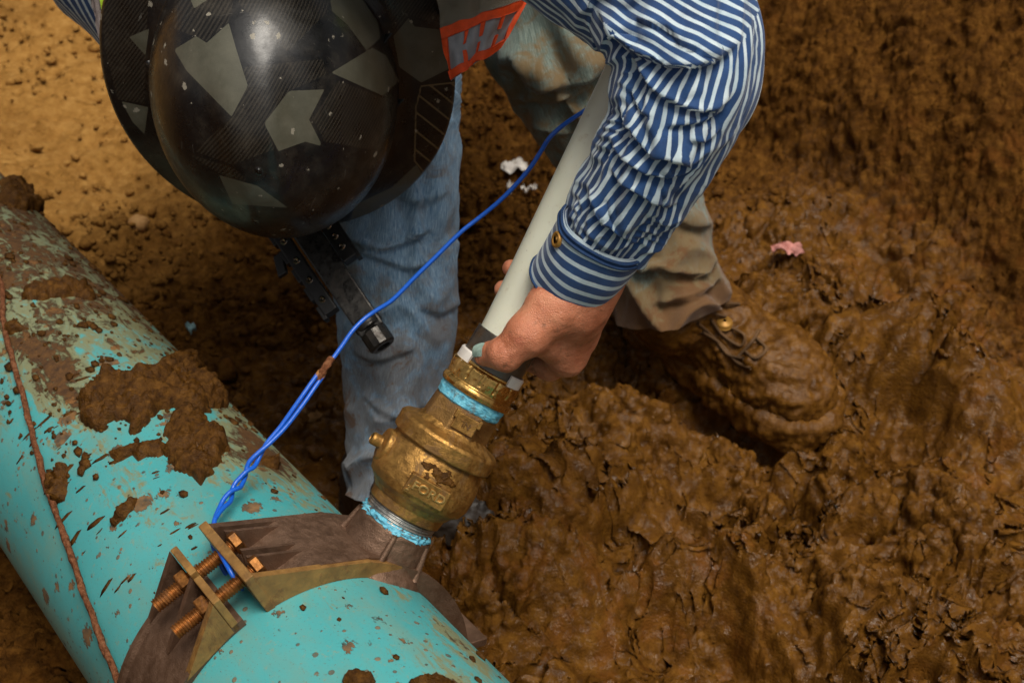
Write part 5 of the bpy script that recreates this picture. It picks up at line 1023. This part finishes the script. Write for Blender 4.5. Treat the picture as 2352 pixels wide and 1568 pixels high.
# ------------------------------------------------------------------ boots
def boot(heel, toe, ankle, seed, name, muddy=True, h=.0026):
    heel, toe = np.asarray(heel), np.asarray(toe); d = toe-heel; d[2] = 0; d = nrm(d); zz = np.array([0, 0, 1.]); sd_ = np.cross(zz, d); L = np.linalg.norm((toe-heel)[:2]); pts = np.array([heel, toe, ankle]); g, lo = sgrid(pts.min(0)-.10, pts.max(0)+.09, h)
    q = lambda f, s, z: heel+d*L*f+sd_*s+zz*z
    s = cone(g, q(.06, 0, .034), q(.40, 0, .032), .034, .033); s = smin(s, cone(g, q(.40, .004, .030), q(.84, .004, .030), .038, .042), .03); s = smin(s, cone(g, q(.80, .004, .040), q(.93, .002, .036), .043, .036), .02)
    s = smin(s, cone(g, q(.14, 0, .05), ankle, .044, .050), .03); s = smin(s, cone(g, q(.20, 0, .085), q(.78, 0, .050), .040, .034), .03)
    sole = cone(g, q(.05, 0, .010), q(.91, .002, .010), .043, .053); sole = np.maximum(sole, np.abs((g-heel.astype(np.float32))@zz.astype(np.float32)-.008)-.016); s = smin(s, sole, .003)
    V, F = surfnet(s, lo, h); V = relax(V, F, 2, .4); N = vnormals(V, F)
    if muddy:
        am = .25+.75*sstep(.30, .62, ((V-heel)@d)/L+.10*perlin3(V*12)); lowm = sstep(.10, .03, V[:, 2]-heel[2])
        V = V+N*(am*(.0080*np.abs(perlin3(V*24+seed))+.0075*np.abs(perlin3(V*55+seed))+.0045*np.abs(perlin3(V*120)))+lowm*(.007*np.abs(perlin3(V*26+3))+.004*np.abs(perlin3(V*70+3))))[:, None]
    return V, F, q, d, sd_, zz, L
hl, tl = GZ(1500, 755, .085), GZ(1850, 972, .085)
V, F, q, d, sd_, zz, L = boot(hl, tl, P3(1545, 705, 1.605), 5., 'boot'); bo = mesh_obj('boot', V, F, M['bootmud'], person); bo['label'] = 'boot caked in wet mud'
def lace_set(q, par, n, f0, f1, w, seed, z0=.122, z1=.088):
    bv = np.empty(len(par.data.vertices)*3); par.data.vertices.foreach_get('co', bv); bv = bv.reshape(-1, 3); q0 = q
    def q(f, s, z):
        p = q0(f, s, 0); m = np.hypot(bv[:, 0]-p[0], bv[:, 1]-p[1]) < .006; p[2] = bv[m, 2].max()+.0012+(.004 if z > 9 else 0); return p
    r_ = np.random.RandomState(seed)
    for k in range(n):
        f = f0+(f1-f0)*k/(n-1); z = z0+(z1-z0)*k/(n-1); s = 1 if k % 2 else -1
        pts = [q(f-.03, -s*w, z-.012), q(f, -s*w*.4, z+.002), q(f+.03, s*w*.4, z+.003), q(f+.06, s*w, z-.014)]
        mesh_obj('lace', *sweep(catmull(pts, 24), .0022, 8)[:2], M['lace'], par)
    loop = [q(f0, 0, 10), q(f0+.05, .022, z0+.010), q(f0+.12, .026, z0-.012), q(f0+.10, .008, z0-.006), q(f0+.02, -.004, z0+.006), q(f0+.06, -.024, z0+.006), q(f0+.15, -.030, z0-.014)]
    mesh_obj('lace', *sweep(catmull(loop, 60), .0021, 8)[:2], M['lace'], par)
def surf_pt(px, py, lift=.001):
    qx, qy = proj(V); m = np.hypot(qx-px, qy-py) < 10; c = V[m]; return c[np.argmin((c-CAM)@FW)]-FW*lift+np.array([0, 0, .0012])
for L_ in ([(1622, 706), (1655, 697), (1700, 690)], [(1640, 735), (1652, 770), (1690, 800), (1700, 775), (1680, 760)], [(1690, 812), (1720, 785), (1748, 752)], [(1610, 748), (1640, 790), (1665, 815), (1700, 820)], [(1620, 770), (1650, 800), (1688, 838), (1715, 850)], [(1740, 770), (1752, 800), (1735, 815), (1700, 806)], [(1600, 725), (1632, 718), (1672, 722)]):
    mesh_obj('lace', *sweep(catmull([surf_pt(a, b) for a, b in L_], 30), .0019, 8)[:2], M['lace'], bo)
bvv = V[(np.hypot(*(np.stack(proj(V), 1)-np.array([1663, 747])).T) < 14)]; ep = bvv[np.argmin((bvv-CAM)@FW)]; mesh_obj('eyelet', *lathe([(-.004, .0095), (.0005, .0095), (.0025, .0078), (.0030, .002)], 20, ep, nrm(-FW+UP*.9), RT), M['grommet'], bo)
hr, tr = GZ(870, 1160, .088), GZ(1105, 1285, .088)
V, F, q, d, sd_, zz, L = boot(hr, tr, P3(930, 1105, 1.40), 9., 'boot', True, .003); br = mesh_obj('boot', V, F, M['leather'], person); br['label'] = 'dark boot half sunk in mud behind the valve'
lace_set(q, br, 5, .26, .62, .028, 2, .140, .100)

# ------------------------------------------------------------------ small litter and stones on the ground
def scrap(name, label, px, py, sizes, mat, cat, seed):
    p = GZ(px, py, .10); z = float(ground_z(np.array([p[0]]), np.array([p[1]]))[0]); p = GZ(px, py, z+.004); r_ = np.random.RandomState(seed)
    u, v = np.meshgrid(np.linspace(-1, 1, 18), np.linspace(-1, 1, 14), indexing='ij'); w_ = 1+.35*perlin2(u*2+seed, v*2, 5)
    P = p+np.stack([u*sizes[0]*w_, v*sizes[1]*(1+.4*perlin2(u*2, v*2+seed, 6)), .006+.010*perlin2(u*1.6+seed, v*1.6, 7)+.004*perlin2(u*4, v*4+seed, 8)], -1)
    o = cloth(name, P, mat, None, .0008); return tag(o, label, cat)
scrap('paper_scrap', 'crumpled white scrap on the soil behind the blue wire', 1182, 390, (.016, .012), 'paper', 'litter', 1)
scrap('paper_scrap', 'tiny white chip below the crumpled white scrap', 1172, 441, (.004, .009), 'paper', 'litter', 2)
scrap('paper_scrap', 'thin white shred right of the tiny white chip', 1216, 443, (.011, .004), 'paper', 'litter', 3)
scrap('paper_scrap', 'pink scrap lying on the mud at the foot of the bank', 1806, 580, (.018, .008), 'pink', 'litter', 4)
scrap('plastic_scrap', 'small pale blue scrap on the soil beside the pipe', 440, 762, (.005, .004), 'bluescrap', 'litter', 5)
def stone(label, px, py, r, seed, sc=(1, 1, .7)):
    p = GZ(px, py, .10); z = float(ground_z(np.array([p[0]]), np.array([p[1]]))[0]); p = GZ(px, py, z+r*.3); v = IV*(1+.35*perlin3(IV*1.2+seed)+.12*perlin3(IV*3+seed))[:, None]*r*np.array(sc)
    tag(mesh_obj('stone', v+p, IF, M['rock']), label, 'stone')
stone('ochre stone on the soil between the pipe and the jeans', 708, 948, .021, 3., (1.2, .8, .6)); stone('tan stone lying below the hard hat brim, left of the tool', 318, 513, .015, 8.)
